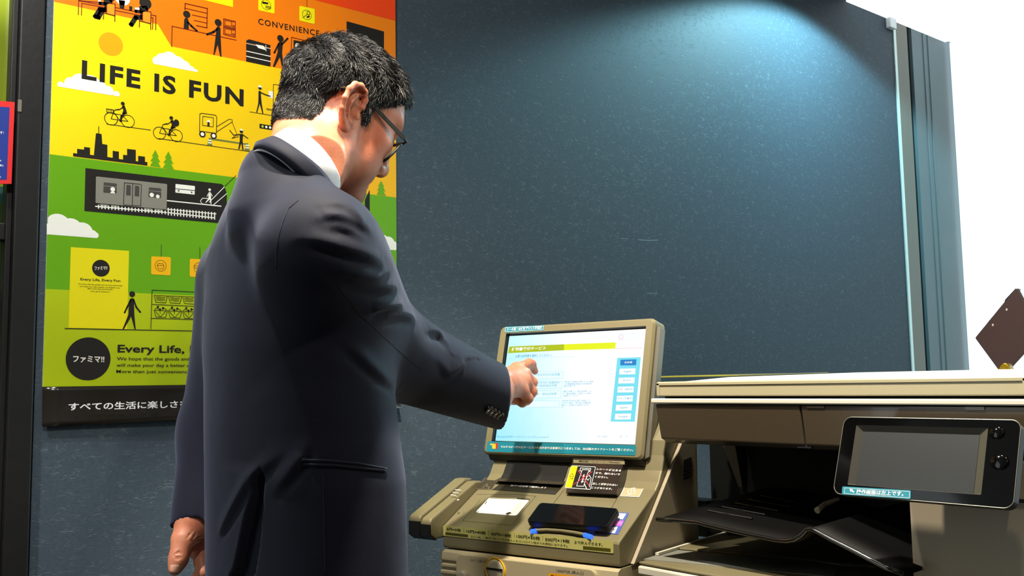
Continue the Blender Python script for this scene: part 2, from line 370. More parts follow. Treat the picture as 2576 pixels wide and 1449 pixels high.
K['yg'] = ramp_ink('ink_lime_gradient', (196, 214, 0), (170, 188, 0), (0, 0, 0.28), (0, 0, 0.0))
K['orr'] = ramp_ink('ink_orange_gradient', (255, 118, 0), (255, 140, 0), (0.1, 0, 0.9), (0.7, 0, 0.6))
for q in K.values(): buckle(q)
pr = Print(pp, 0.00018)
zA = Z(0, 0, 2.683); zB = Z(0, 500, 2.4156); zC = Z(150, 600, 4.024); zD = Z(200, 400, 6.44); zE = Z(180, 0, 4.77); zF = Z(560, 0, 2.683); zG = Z(600, 160, 6.033)
def band(v0, v1, m, lay=1, u0=ul, u1=ur): pr.face([(u0, v0), (u1, v0), (u1, v1), (u0, v1)], m, lay)
v_yg = pp.px(*zB(270, 548))[1]; v_gr = pp.px(*zA(330, 1040))[1]; v_or = pp.px(*zA(1400, 363))[1]; v_orL = pp.px(*zA(700, 85))[1]; v_rd = pp.px(*zF(900, 72))[1]
band(vb, v_yg, K['yg']); band(v_yg, v_gr, K['gr']); band(v_gr, v_or, K['ye'])
uA = pp.px(*zA(1155, 315))[0]; uB = pp.px(*zA(1065, 155))[0]
pr.face([(ul, v_or), (uA, v_or), (uB, v_orL), (ul, v_orL)], K['ye'], 1)
pr.face([(uA, v_or), (ur, v_or), (ur, vt), (ul, vt), (ul, v_orL), (uB, v_orL)], K['orr'], 1)
pr.face([(pp.px(*zF(625, 0))[0]-0.03, v_rd), (ur, v_rd), (ur, vt), (pp.px(*zF(625, 0))[0]-0.03, vt)], K['red'], 2)
bk, wh = K['bk'], K['wh']
# top scenes -------------------------------------------------
pr.poly([(1375, 0), (1572, 48), (1572, -60), (1375, -100)], K['lem'], 2, zA)
LW = 0.0016
pr.stroke([(80, 178), (84, 8), (480, 40)], LW, K['mar'], 3, zE); pr.stroke([(117, 182), (122, 40), (420, 94)], LW, K['mar'], 3, zE)
pr.stroke([(84, 8), (500, 85), (1010, 190), (1008, 360)], LW, K['mar'], 3, zE); pr.stroke([(520, 125), (975, 215), (970, 352)], LW, K['mar'], 3, zE)
for dx, dy in ((0, 0), (430, 95)):
    f = lambda x, y, dx=dx, dy=dy: zE(x+dx, y+dy)
    pr.limb([(420, 120), (340, 115), (285, 200)], 0.0085, bk, 3, f)
    if dx == 0: pr.limb([(400, 130), (370, 120), (320, 210)], 0.0085, bk, 3, f)
    pr.poly([(380, -20), (470, -25), (490, 20), (480, 130), (400, 140)], bk, 3, f)
    pr.disc((455, -55), 0.0115, bk, 3, f)
    pr.poly([(420, 38), (520, 50), (520, 190), (380, 160), (380, 150), (420, 150)], K['or2'], 4, f)
    pr.stroke([(420, 38), (520, 50), (517, 258)], LW, K['mar'], 5, f); pr.stroke([(380, 230), (383, 155), (518, 190)], LW, K['mar'], 5, f); pr.stroke([(420, 38), (420, 155)], LW, K['mar'], 5, f)
    pr.limb([(470, 10), (400, 45), (340, 40)], 0.006, bk, 5, f)
pr.poly([(760, 90), (800, 92), (845, 110), (845, 155), (760, 135)], wh, 3, zE); pr.poly([(690, 72), (728, 80), (725, 132), (692, 126)], bk, 3, zE)
pr.poly([(565, 0), (642, 10), (628, 108), (578, 98)], bk, 3, zE); pr.disc((610, -20), 0.014, wh, 3, zE); pr.poly([(318, 0), (350, 5), (348, 40), (318, 35)], wh, 3, zE)
# counter scene
pr.stroke([(1200, 560), (1205, 315), (1975, 482)], LW, K['mar'], 3, zE); pr.stroke([(1358, 115), (1362, 42), (1628, 102), (1622, 335), (1498, 308)], LW*1.2, K['mar'], 3, zE)
pr.stroke([(1362, 100), (1622, 160)], LW, K['mar'], 3, zE)
for a0, y0, y1 in ((1448, 180, 217), (1470, 245, 278)): pr.stroke([(a0, y0), (1622, y1)], LW, K['mar'], 3, zE)
pr.disc((1380, 172), 0.0072, bk, 4, zE); pr.poly([(1350, 235), (1365, 215), (1392, 220), (1402, 245), (1405, 355), (1343, 342)], bk, 4, zE); pr.limb([(1395, 270), (1440, 315), (1500, 370)], 0.004, bk, 4, zE)
pr.disc((1757, 272), 0.0072, bk, 4, zE); pr.poly([(1738, 330), (1752, 316), (1775, 322), (1785, 340), (1786, 430), (1798, 680), (1782, 680), (1750, 535), (1712, 662), (1700, 658), (1728, 430)], bk, 4, zE); pr.limb([(1745, 350), (1700, 385), (1625, 413)], 0.004, bk, 4, zE)
for dy in (0, 100):
    pr.stroke([(1825, 225+dy), (1965, 258+dy), (1962, 345+dy*1.02), (1824, 313+dy)], LW, K['mar'], 3, zE, closed=True); pr.stroke([(1840, 243+dy), (1920, 260+dy), (1918, 318+dy), (1840, 303+dy)], LW*0.8, K['mar'], 3, zE, closed=True)
    pr.stroke([(1930, 262+dy), (1950, 267+dy)], LW*0.8, K['mar'], 3, zE); pr.stroke([(1932, 305+dy), (1950, 308+dy), (1950, 328+dy), (1932, 324+dy)], LW*0.8, K['mar'], 3, zE, closed=True)
# shop sign, copier, people at machines
for (x0, y0, x1, y1) in ((240, -25, 350, 92), (517, 40, 621, 162)):
    pr.poly([(x0+6, y0), (x1-4, y0+20), (x1, y0+26), (x1, y1-6), (x1-6, y1), (x0+6, y1-22), (x0, y1-28), (x0, y0+6)], K['lem'], 3, zF)
pr.ring((293, 33), 0.0105, 0.0008, bk, 4, zF); pr.ring((568, 101), 0.0105, 0.0008, bk, 4, zF); pr.stroke([(568, -40), (568, 48)], 0.0008, bk, 4, zF)
pr.poly([(265, 10), (305, 18), (308, 30), (268, 25)], bk, 5, zF)
for i in range(4): pr.stroke([(288, 38+i*5), (325, 46+i*5)], 0.0006, bk, 5, zF)
pr.disc((577, 88), 0.004, bk, 5, zF); pr.disc((577, 88), 0.0028, K['lem'], 6, zF); pr.stroke([(540, 120), (572, 95)], 0.0009, bk, 5, zF); pr.poly([(566, 110), (586, 104), (586, 118), (566, 122)], bk, 5, zF)
pr.text('CONVENIENCE', (240, 163), (652, 245), (240, 122), bk, 3, zF, 0.014, gap=1.2)
pr.poly([(158, 275), (178, 265), (322, 305), (322, 450), (158, 415)], bk, 3, zF)
for y in (292, 345, 380): pr.stroke([(160, y), (322, y+36)], 0.0018, wh, 4, zF)
pr.stroke([(160, 290), (318, 325)], 0.0012, K['orr'], 4, zF); pr.poly([(220, 300), (275, 310), (292, 340), (240, 325)], wh, 5, zF); pr.stroke([(290, 305), (292, 345)], 0.0012, wh, 5, zF)
pr.disc((389, 260), 0.0072, bk, 4, zF); pr.poly([(374, 290), (385, 280), (400, 284), (405, 300), (400, 355), (410, 450), (398, 448), (385, 385), (350, 452), (338, 450), (370, 355)], bk, 4, zF)
pr.limb([(398, 300), (438, 260)], 0.0035, bk, 4, zF); pr.limb([(376, 300), (348, 356)], 0.0035, bk, 4, zF)
pr.stroke([(462, 350), (465, 252), (600, 285)], LW, K['mar'], 3, zF); pr.poly([(478, 270), (640, 300), (640, 420), (478, 400)], bk, 3, zF); pr.disc((505, 312), 0.006, wh, 4, zF)
pr.poly([(836, 143), (1088, 213), (1088, 420), (836, 380)], bk, 3, zF); pr.ring((965, 262), 0.007, 0.0012, wh, 4, zF)
# sun
for r, mm, l in ((0.0425, K['lem'], 2), (0.034, mat('ink_sun', (255, 226, 0), 0.42), 3), (0.0222, K['dk'], 4)): pr.disc((470, 530), r, mm, l, zE, n=40)
def cloud(pts, zf):                        # flat bottomed cloud of overlapping puffs, kept on the sheet
    v0 = min(pr.pp([pts['base'][0], pts['base'][1]], zf), key=lambda q: q[1])[1]
    def puff(c, r, lay):
        c = pr.pp([c], zf)[0]; pr.face([(min(max(c[0]+r*math.cos(a), ul+0.0005), ur-0.0005), max(c[1]+r*math.sin(a), v0)) for a in np.linspace(0, 2*math.pi, 26)[:-1]], wh, lay)
    for k, (x, y, r) in enumerate(pts['puffs']): puff((x, y), r, 2.1+0.08*k)
    pr.poly(pts['base'], wh, 2, zf)
cloud(dict(puffs=[(1060, 412, 0.009), (1095, 402, 0.0125), (1145, 405, 0.0165), (1200, 430, 0.015), (1245, 450, 0.012), (1290, 470, 0.007)], base=[(1040, 425), (1335, 488), (1330, 470), (1200, 430), (1060, 405)]), zA)
cloud(dict(puffs=[(410, 573, 0.006), (480, 565, 0.012), (545, 562, 0.018), (610, 575, 0.019), (670, 592, 0.014), (730, 615, 0.010), (785, 636, 0.006)], base=[(388, 583), (812, 648), (800, 632), (600, 570), (420, 565)]), zA)
cloud(dict(puffs=[(300, 160, 0.014), (350, 165, 0.022), (430, 185, 0.020), (500, 205, 0.0185), (560, 220, 0.009), (580, 222, 0.0055)], base=[(284, 216), (590, 235), (585, 212), (400, 170), (284, 150)]), zB)
zH = Z(900, 0, 1.8114)
cloud(dict(puffs=[(112, 1105, 0.018), (140, 1110, 0.016), (165, 1120, 0.010)], base=[(95, 1135), (174, 1140), (174, 1110), (95, 1105)]), zH)
# headline
pr.text('LIFE IS FUN', (550, 526), (1643, 715), (550, 402), bk, 3, zA, 0.034, gap=1.16)
# cyclists
for dx, dy, bag in ((0, 0, 0), (327, 97, 1)):
    f = lambda x, y, dx=dx, dy=dy: zA(x+dx, y+dy)
    for cx, cy in ((749, 802), (863, 819)): pr.ring((cx, cy), 0.0118, 0.0012, bk, 3, f)
    pr.stroke([(749, 802), (772, 745), (800, 736)], 0.0012, bk, 3, f); pr.stroke([(765, 768), (822, 776), (808, 812), (749, 802)], 0.0012, bk, 3, f); pr.stroke([(822, 776), (863, 819), (808, 812), (770, 762)], 0.0012, bk, 3, f)
    pr.disc((828, 700), 0.0036, bk, 4, f); pr.poly([(822, 718), (840, 712), (852, 745), (858, 768), (822, 770), (832, 745)], bk, 4, f); pr.limb([(832, 722), (805, 740), (778, 742)], 0.0016, bk, 4, f); pr.limb([(840, 766), (818, 785), (812, 818)], 0.003, bk, 4, f)
    if bag: pr.disc((862, 733), 0.0055, bk, 5, f, ry=0.0068)
    else:
        pr.stroke([(718, 735), (765, 742), (762, 765), (720, 758)], 0.0012, bk, 4, f, closed=True)
        for k in (730, 742, 752): pr.stroke([(k, 737), (k, 762)], 0.0008, bk, 4, f)
pr.stroke([(720, 838), (1016, 878)], 0.0012, bk, 3, zA); pr.stroke([(1070, 935), (1720, 1028)], 0.0012, bk, 3, zA)
# excavator, worker, cones, sign
pr.stroke([(1348, 770), (1362, 765), (1455, 778), (1462, 790), (1460, 900), (1346, 885)], 0.0013, bk, 3, zA, closed=True); pr.stroke([(1368, 785), (1440, 795), (1438, 857), (1366, 846)], 0.0011, bk, 3, zA, closed=True)
for c in ((1365, 906), (1441, 917)): pr.disc(c, 0.0065, bk, 4, zA); pr.disc(c, 0.0038, wh, 5, zA)
pr.stroke([(1462, 855), (1545, 805), (1565, 808), (1568, 822), (1462, 890)], 0.0011, bk, 3, zA); pr.stroke([(1566, 825), (1606, 925), (1565, 933), (1608, 905)], 0.0011, bk, 3, zA)
pr.disc((1406, 822), 0.0035, wh, 4, zA); pr.disc((1406, 832), 0.0025, bk, 5, zA); pr.poly([(1396, 853), (1400, 840), (1412, 840), (1416, 855)], bk, 4, zA)
pr.poly([(1415, 930), (1672, 970), (1672, 980), (1415, 942)], K['ol'], 3, zA)
for cx, cy in ((1415, 985), (1668, 1019)):
    pr.poly([(cx-18, cy-4), (cx+18, cy), (cx+4, cy-52), (cx-6, cy-54)], K['ol'], 4, zA)
    for t in (18, 34): pr.poly([(cx-14, cy-t), (cx+13, cy-t+3), (cx+10, cy-t-6), (cx-11, cy-t-9)], wh, 5, zA)
pr.disc((1628, 888), 0.0036, bk, 4, zA); pr.disc((1628, 882), 0.0036, wh, 5, zA, a0=0, a1=180); pr.poly([(1616, 905), (1640, 905), (1636, 950), (1643, 1013), (1634, 1012), (1627, 965), (1615, 1008), (1607, 1006), (1618, 950)], bk, 4, zA)
pr.limb([(1620, 908), (1575, 912), (1550, 880)], 0.0017, bk, 4, zA); pr.limb([(1636, 908), (1672, 934)], 0.0017, bk, 4, zA)
# courier at the door
pr.disc((323, 372), 0.0036, bk, 4, zG); pr.disc((323, 362), 0.0043, wh, 5, zG, a0=0, a1=180); pr.poly([(303, 420), (318, 412), (332, 420), (348, 600), (376, 765), (362, 765), (318, 610), (280, 745), (266, 740), (298, 600)], bk, 4, zG)
pr.limb([(325, 435), (400, 470), (478, 497)], 0.0022, bk, 5, zG); pr.poly([(458, 413), (525, 425), (520, 530), (455, 512)], wh, 3, zG)
pr.stroke([(640, 330), (527, 315), (523, 733), (640, 745)], 0.0011, bk, 3, zG); pr.stroke([(427, 683), (520, 700), (520, 715), (427, 697)], 0.0009, bk, 3, zG, closed=True); pr.stroke([(172, 733), (640, 810)], 0.0011, bk, 3, zG)
pr.poly([(317, 912), (524, 945), (524, 1013), (317, 980)], bk, 3, zG)
for x, y, mm in ((363, 955, K['yg']), (420, 963, wh), (478, 972, wh)): pr.disc((x, y), 0.0026, mm, 4, zG)
# skyline and trees
pr.poly([(493, 1055), (493, 1033), (520, 1037), (520, 1005), (567, 1010), (567, 992), (607, 997), (607, 1045), (633, 1048), (647, 900), (663, 900), (663, 853), (668, 853), (668, 902), (685, 905), (690, 972), (724, 978), (724, 1060), (760, 1065), (760, 1018), (802, 1024), (802, 1073), (830, 1077), (830, 1045), (857, 1048), (857, 1005), (916, 1012), (916, 1088), (932, 1090), (932, 1052), (978, 1058), (978, 1092), (994, 1095), (994, 1118)], bk, 3, zA)
def tree(cx, cy, s, zf):
    pr.poly([(cx, cy-105*s), (cx+23*s, cy-58*s), (cx+13*s, cy-60*s), (cx+32*s, cy-25*s), (cx+16*s, cy-28*s), (cx+35*s, cy+8*s), (cx-35*s, cy-2*s), (cx-16*s, cy-32*s), (cx-32*s, cy-33*s), (cx-12*s, cy-62*s), (cx-23*s, cy-64*s)], K['gr'], 3, zf)
tree(1048, 1122, 1.05, zA); tree(1136, 1135, 1.08, zA); tree(1070, 1315, 0.9, zF)
# station
pr.poly([(95, 147), (2300, 405), (2350, 450), (2385, 560), (2385, 1050), (78, 842)], bk, 3, zD)
g2 = lambda x, y: zD(x, y)
pr.poly([(275, 283), (1408, 405), (1418, 420), (1408, 820), (265, 712), (258, 700), (265, 295)], K['gy'], 4, zD)
for q in ([(390, 378), (590, 398), (602, 412), (598, 560), (390, 545), (383, 530)], [(1122, 460), (1310, 475), (1322, 492), (1318, 632), (1120, 618), (1114, 600)]): pr.poly(q, K['dg'], 5, zD)
pr.stroke([(385, 435), (600, 457)], 0.0012, K['gy'], 6, zD); pr.stroke([(1116, 512), (1322, 535)], 0.0012, K['gy'], 6, zD)
pr.disc((536, 492), 0.0042, wh, 6, zD); pr.disc((534, 558), 0.0042, wh, 6, zD, a0=0, a1=180); pr.disc((1168, 583), 0.0042, wh, 6, zD); pr.disc((1265, 608), 0.0036, wh, 6, zD)
pr.stroke([(725, 385), (990, 412), (1000, 425), (990, 762), (720, 745), (712, 730)], 0.0012, bk, 5, zD, closed=True); pr.stroke([(860, 398), (853, 752)], 0.0012, bk, 5, zD)
for x in (752, 890): pr.poly([(x+6, 418+(x-752)*0.1), (x+68, 425+(x-752)*0.1), (x+78, 440+(x-752)*0.1), (x+74, 595+(x-752)*0.1), (x+8, 590+(x-752)*0.1), (x, 575+(x-752)*0.1)], K['dg'], 5, zD)
for x in (395, 575, 1105, 1280): pr.disc((x, 735+(x-395)*0.09), 0.0072, K['gy'], 4.3, zD, a0=180, a1=360)
pr.stroke([(258, 768), (1420, 868), (2180, 955)], 0.0020, wh, 5, zD); pr.stroke([(1418, 815), (2210, 890)], 0.0016, wh, 5, zD)
for i in range(21):
    x = 306+i*54
    if 1440 > x: pr.stroke([(x, 768-22+(x-258)*0.086), (x, 768+26+(x-258)*0.086)], 0.0022, wh, 6, zD)
for i in range(16):
    x = 1435+i*50; pr.stroke([(x, 798+(x-1418)*0.095), (x, 905+(x-1418)*0.095)], 0.0022, wh, 6, zD)
pr.poly([(1560, 405), (1860, 438), (1868, 450), (1862, 578), (1555, 545), (1550, 535), (1553, 412)], wh, 4, zD); pr.stroke([(1552, 482), (1865, 512)], 0.0012, bk, 5, zD)
pr.poly([(1583, 515), (1615, 500), (1613, 533)], bk, 5, zD); pr.poly([(1835, 542), (1803, 523), (1803, 558)], bk, 5, zD)
pr.stroke([(1420, 675), (2290, 765)], 0.0022, wh, 4, zD); pr.stroke([(2100, 700), (2345, 452)], 0.0014, wh, 4, zD); pr.stroke([(2170, 742), (2385, 560)], 0.0014, wh, 4, zD); pr.stroke([(2345, 450), (2530, 270)], 0.0011, bk, 4, zD)
pr.stroke([(2080, 640), (1990, 635), (1957, 680), (1975, 720), (2010, 730)], 0.0014, wh, 4, zD)
pr.disc((2106, 499), 0.0027, wh, 5, zD); pr.poly([(2088, 545), (2106, 528), (2124, 545), (2130, 640), (2134, 735), (2122, 732), (2108, 655), (2046, 712), (2034, 708), (2085, 640)], wh, 5, zD); pr.limb([(2092, 550), (2062, 610)], 0.0015, wh, 5, zD); pr.limb([(2120, 550), (2150, 605)], 0.0015, wh, 5, zD)
# right strip beside the face: pole and wires
pr.poly([(960, 1350), (992, 1280), (992, 1500), (960, 1500)], bk, 3, zF)
for k in range(4): pr.stroke([(918+k*6, 1360), (935+k*8, 1440)], 0.0005, bk, 3, zF)
pr.stroke([(97, 1160), (102, 1145)], 0.0012, bk, 3, zH)
# shop front with small panel
pr.poly([(112, 87), (702, 125), (682, 918), (90, 905)], K['pa'], 3, zC)
def logo(c, r, zf, tx0, tx1, th):
    pr.disc(c, r, bk, 4, zf, n=48); pr.text('ファミマ!!', tx0, tx1, th, mat('ink_logo_white', (235, 228, 215), 0.42), 5, zf, 0.030)
logo((417, 301), 0.0155, zC, (353, 322), (483, 318), (353, 284)); logo((290, 1217), 0.0385, zC, (133, 1255), (450, 1258), (133, 1186))
pr.text('Every Life, Every Fun', (210, 424), (613, 440), (210, 398), bk, 4, zC, 0.02)
for s_, x0, x1, y in (('We hope that the goods and services we provide', 186, 634, 466), ('will make your day a better and brighter one.', 200, 612, 490), ('More than just convenience.', 284, 538, 513), ("Let's go to Famima !!", 315, 506, 540)):
    pr.text(s_, (x0, y), (x1, y+(x1-x0)*0.04), (x0, y-13), bk, 4, zC, 0.012)
pr.text('Every Life, Every Fun', (585, 1150), (1905, 1163), (585, 1072), bk, 4, zC, 0.022)
for s_, x0, x1, y in (('We hope that the goods and services we provide', 578, 1800, 1232), ('will make your day a better and brighter one.', 574, 1690, 1297), ("More than just convenience. Let's go to Famima !!", 572, 1870, 1361)):
    pr.text(s_, (x0, y), (x1, y+4), (x0, y-34), bk, 4, zC, 0.010)
pr.stroke([(52, 911), (1500, 939)], 0.0014, bk, 4, zC)
pr.disc((733, 563), 0.0054, bk, 4, zC); pr.poly([(712, 612), (733, 602), (752, 612), (752, 690), (756, 780), (770, 920), (758, 920), (722, 790), (650, 920), (635, 918), (695, 770), (700, 690)], bk, 4, zC)
pr.limb([(718, 622), (685, 690), (657, 750)], 0.003, bk, 4, zC); pr.limb([(748, 622), (775, 695), (815, 745)], 0.003, bk, 4, zC)
for x0, x1, yo in ((925, 1125, 0), (1315, 1515, 24)):
    pr.poly([(x0+8, 181+yo), (x1-10, 188+yo), (x1, 200+yo), (x1-3, 365+yo), (x1-12, 374+yo), (x0+8, 363+yo), (x0, 352+yo), (x0+2, 190+yo)], K['am'], 3, zC)
    pr.ring(((x0+x1)/2-3, 276+yo), 0.0105, 0.0007, bk, 4, zC); pr.stroke([((x0+x1)/2+3, 65+yo), ((x0+x1)/2+3, 183+yo)], 0.0009, bk, 4, zC)
pr.stroke([(985, 272), (1056, 276), (1045, 308), (998, 306)], 0.0007, bk, 5, zC, closed=True); pr.stroke([(990, 270), (995, 255), (1010, 250), (1025, 258), (1040, 252), (1052, 272)], 0.0007, bk, 5, zC)
pr.stroke([(1355, 275), (1430, 280), (1430, 300), (1358, 298)], 0.0007, bk, 5, zC); pr.stroke([(1390, 310), (1435, 350)], 0.0007, bk, 5, zC)
pr.stroke([(922, 915), (935, 522), (1398, 543), (1388, 922)], 0.0012, bk, 4, zC); pr.stroke([(932, 667), (1393, 687)], 0.0012, bk, 4, zC); pr.stroke([(930, 808), (1390, 822)], 0.0012, bk, 4, zC)
for i in range(3):
    x = 955+i*144; y = 575+i*6
    pr.stroke([(x, y), (x+135, y+6), (x+117, y+77), (x+18, y+70)], 0.0011, bk, 4, zC, closed=True)
    for k in range(3): pr.stroke([(x+18+k*3, y+18+k*15), (x+45, y+15+k*15), (x+70, y+24+k*15), (x+112-k*2, y+20+k*15)], 0.0010, bk, 4, zC)
    y += 145
    pr.stroke([(x, y+6), (x+135, y+12), (x+117, y+80), (x+18, y+74)], 0.0011, bk, 4, zC, closed=True)
    pr.stroke([(x+12, y+15), (x+60, y+70), (x+70, y+68), (x+118, y+15)], 0.0010, bk, 4, zC); pr.stroke([(x+5, y), (x+25, y-18), (x+60, y), (x+62, y+40)], 0.0010, bk, 4, zC); pr.stroke([(x+80, y), (x+105, y-14), (x+132, y+4)], 0.0010, bk, 4, zC)
    for a_, b_ in ((38, -28), (60, -2), (90, -16)): pr.disc((x+a_, y+b_), 0.0021, bk, 5, zC)
pr.build('printed_artwork', po)
# black strip hanging below the art, its lower edge lifting off the wall
V = []; F = []; NU, NV = 24, 8
vb2 = pp.px(105, 1073)[1]
for j in range(NV+1):
    for i in range(NU+1):
        t = j/NV; s_ = i/NU; lift = 0.018*t*t*(0.35+0.65*s_)
        V.append((ul+(ur-ul)*s_, WY-0.003-lift, vb+(vb2-vb)*t+0.012*s_*t))
for j in range(NV):
    for i in range(NU): k = j*(NU+1)+i; F.append((k, k+1, k+NU+2, k+NU+1))
o = mk('caption_strip', V, F, mat('gloss_black_print', (36, 32, 28), 0.16, spec=0.7, coat=0.3), po, smooth=True)
md = o.modifiers.new('thickness', 'SOLIDIFY'); md.thickness = 0.0006; md.offset = 1
pq = Pl((0, WY-0.0105, 0), (1, 0, 0), (0, -0.02, 0.9998))
pr = Print(pq, 0.0002)
pr.text('すべての生活に楽しさを!!', (415, 1288), (1180, 1268), (415, 1240), mat('caption_white', (240, 240, 240), 0.4), 4, zB, 0.02, fit=True)
pr.build('caption_lettering', po)

# ================================================================== the touch screen kiosk
KA = math.radians(-14.19)
kn = np.array([math.cos(KA), -math.sin(KA), 0.0]); ke = np.array([-math.sin(KA), -math.cos(KA), 0.0]); kz = np.array([0, 0, 1.0])
def kw(a, b, c): return ke*a+kn*b+kz*(c+H)          # a along the front, b into the machine, c height above the lens
M_olive = mat('olive_bronze_plastic', (134, 125, 93), 0.42, metal=0.15, noise=0.06, nscale=900, bump=0.08, bscale=1500)
M_olived = mat('dark_bronze_plastic', (62, 56, 44), 0.45, noise=0.05, nscale=600)
M_cream = mat('cream_plastic', (190, 176, 140), 0.42, noise=0.03, nscale=500)
M_beige = mat('beige_side_cover', (172, 160, 134), 0.5, noise=0.03, nscale=400)
M_kblack = mat('black_plastic', (16, 16, 16), 0.42)
M_dark = mat('slot_black', (6, 6, 6), 0.7)
M_teal = mat('label_teal', (30, 130, 150), 0.4); M_iw = mat('label_white', (248, 248, 245), 0.4); M_ib = mat('label_black', (20, 20, 20), 0.4)
kio = thing('service_kiosk', tuple(kw(-0.985, 1.5, -H)), 'bronze self service kiosk with a lit touch screen beside the copier', 'kiosk')
aL, aR = -1.168, -0.806
def kprof(prof, a0, a1): return [kw(a0, b, c) for b, c in prof], [kw(a1, b, c) for b, c in prof]
def kquad(cx, a0, a1): pass
# base cabinet with ribbed front
rib = [(1.60, -H), (1.600, -0.289), (1.352, -0.289), (1.344, -0.293)]
y = -0.302
while y > -0.62:
    rib += [(1.3425, y), (1.3425, y-0.0035), (1.3462, y-0.006), (1.3462, y-0.0095)]; y -= 0.0115
rib += [(1.344, -0.63), (1.344, -H)]
MB().prism(*kprof(rib, aL, aR+0.001)).build('base_cabinet', M_cream, kio)
# sloping deck housing
prof = [(1.3535, -0.287), (1.3495, -0.284), (1.3495, -0.252), (1.3515, -0.2485), (1.3555, -0.2460), (1.452, -0.1925), (1.474, -0.180), (1.486, -0.168), (1.497, -0.150), (1.506, -0.125), (1.512, -0.10), (1.56, -0.045), (1.60, -0.045), (1.60, -0.287)]
MB().prism(*kprof(prof, aL, aR)).build('deck_housing', M_olive, kio, bevel=0.004, seg=3)
# deck plane and drawing planes
dv = np.array(kw(0, 1.452, -0.1925)-kw(0, 1.3555, -0.2460)); dv /= np.linalg.norm(dv)
P_deck = Pl(kw(0, 1.3555, -0.2460), ke, dv)
P_lab = Pl(kw(0, 1.3495, 0), ke, kz)
P_body = Pl(kw(0, 1.3425, 0), ke, kz)
zK = Z(1060, 1120, 4.025); zL = Z(1230, 1140, 6.283); zM = Z(1080, 1330, 4.6); zS = Z(1060, 780, 3.622)
# coin count label strip
pr = Print(P_lab.off(0.0006), 0.0002)
LB = mat('label_olive_yellow', (206, 200, 120), 0.4); LD = mat('label_dark_olive', (84, 80, 20), 0.4)
pr.poly([(228, 812), (1940, 968), (1946, 975), (1946, 1090), (1938, 1096), (228, 916), (222, 908), (222, 818)], LB, 1, zK)
pr.poly([(246, 880), (473, 905), (473, 932), (246, 906)], LD, 2, zK); pr.poly([(1638, 1020), (1917, 1046), (1917, 1080), (1638, 1054)], LD, 2, zK)
for t, x0, x1, y0, y1, th in (('5円×5枚', 258, 402, 862, 878, 830), ('10円×40枚', 458, 655, 886, 906, 852), ('50円×18枚', 708, 912, 912, 934, 878), ('100円×30枚', 965, 1205, 938, 962, 900), ('500円×19枚', 1256, 1505, 970, 992, 932)):
    pr.text(t, (x0, y0), (x1, y1), (x0, th), M_ib, 3, zK, 0.012)
for x, y0 in ((432, 845), (682, 868), (942, 892), (1230, 920)): pr.stroke([(x, y0), (x, y0+40)], 0.0006, LD, 3, zK)
pr.text('まで投入できます。', (1552, 996), (1838, 1022), (1552, 965), M_ib, 3, zK, 0.014)
pr.text('コインは、1 枚ずつゆっくりと投入ください(コイン詰まりの原因になります)。', (500, 938), (1487, 1034), (500, 912), M_ib, 3, zK, 0.010)
pr.build('coin_count_label', kio, label='olive yellow label strip with coin amounts')
# raised coin panel on the ribbed front
q = [P_body.px(*zM(x, y)) for x, y in ((332, 284), (1948, 470))]
cl = [P_body.px(*zM(330, 284)), P_body.px(*zM(1948, 472))]
ua, ub_, vt_ = cl[0][0], cl[1][0], cl[0][1]
out = rrect(ua, -0.60, ub_, vt_, 0.012, 5)
MB().prism([P_body.w(x, y, 0.0055) for x, y in out], [P_body.w(x, y, -0.006) for x, y in out]).build('coin_panel', M_cream, kio, bevel=0.0015)
P_coin = P_body.off(0.0055)
pr = Print(P_coin.off(0.0002), 0.0002)
GI = mat('print_grey', (70, 66, 60), 0.5)
pr.text('コイン投入口', (475, 378), (680, 400), (475, 345), GI, 1, zM); pr.build('coin_panel_print', kio); pr = Print(P_coin.off(0.0002), 0.0002)
pr.text('1000円札挿入口', (1470, 500), (1785, 535), (1470, 465), GI, 1, zM)
pr.build('coin_panel_print', kio); pr = Print(P_coin.off(0.0002), 0.0002)
OR = mat('label_orange', (255, 176, 20), 0.4)
pr.poly([(1388, 512), (1700, 545), (1700, 800), (1378, 760), (1378, 520)], OR, 1, zM); pr.text('投入できます', (1408, 560), (1660, 590), (1408, 530), M_ib, 2, zM, 0.015)
pr.build('note_label', kio, label='orange label at the note slot')
cc = P_coin.px(*zM(768, 478)); rr = abs(P_coin.px(*zM(660, 478))[0]-cc[0])*1.06
def kring(pl, c, r0, r1, h, name, m, n=40, parent=kio):
    V = []; F = []
    for k in range(n):
        a = 2*math.pi*k/n
        for r, hh in ((r1, 0), (r1, h*0.7), ((r0+r1)/2, h), (r0, h*0.7), (r0, 0)): V.append(pl.w(c[0]+r*math.cos(a), c[1]+r*math.sin(a), hh))
    for k in range(n):
        for j in range(4): F.append((k*5+j, k*5+j+1, ((k+1) % n)*5+j+1, ((k+1) % n)*5+j))
    return fixn(mk(name, V, F, m, parent, smooth=True))
def kdisc(pl, c, r, h, name, m, n=32, parent=kio, dome=0.0, sx=1.0):
    V = [pl.w(c[0]+r*sx*math.cos(2*math.pi*k/n), c[1]+r*math.sin(2*math.pi*k/n), 0) for k in range(n)]
    V += [pl.w(c[0]+r*sx*math.cos(2*math.pi*k/n), c[1]+r*math.sin(2*math.pi*k/n), h) for k in range(n)]
    V += [pl.w(c[0]+0.7*r*sx*math.cos(2*math.pi*k/n), c[1]+0.7*r*math.sin(2*math.pi*k/n), h+dome*0.6) for k in range(n)]
    V += [pl.w(c[0], c[1], h+dome)]
    F = [(j*n+k, j*n+(k+1) % n, (j+1)*n+(k+1) % n, (j+1)*n+k) for j in range(2) for k in range(n)]+[(2*n+k, 2*n+(k+1) % n, 3*n) for k in range(n)]
    return fixn(mk(name, V, F, m, parent, smooth=dome > 0))
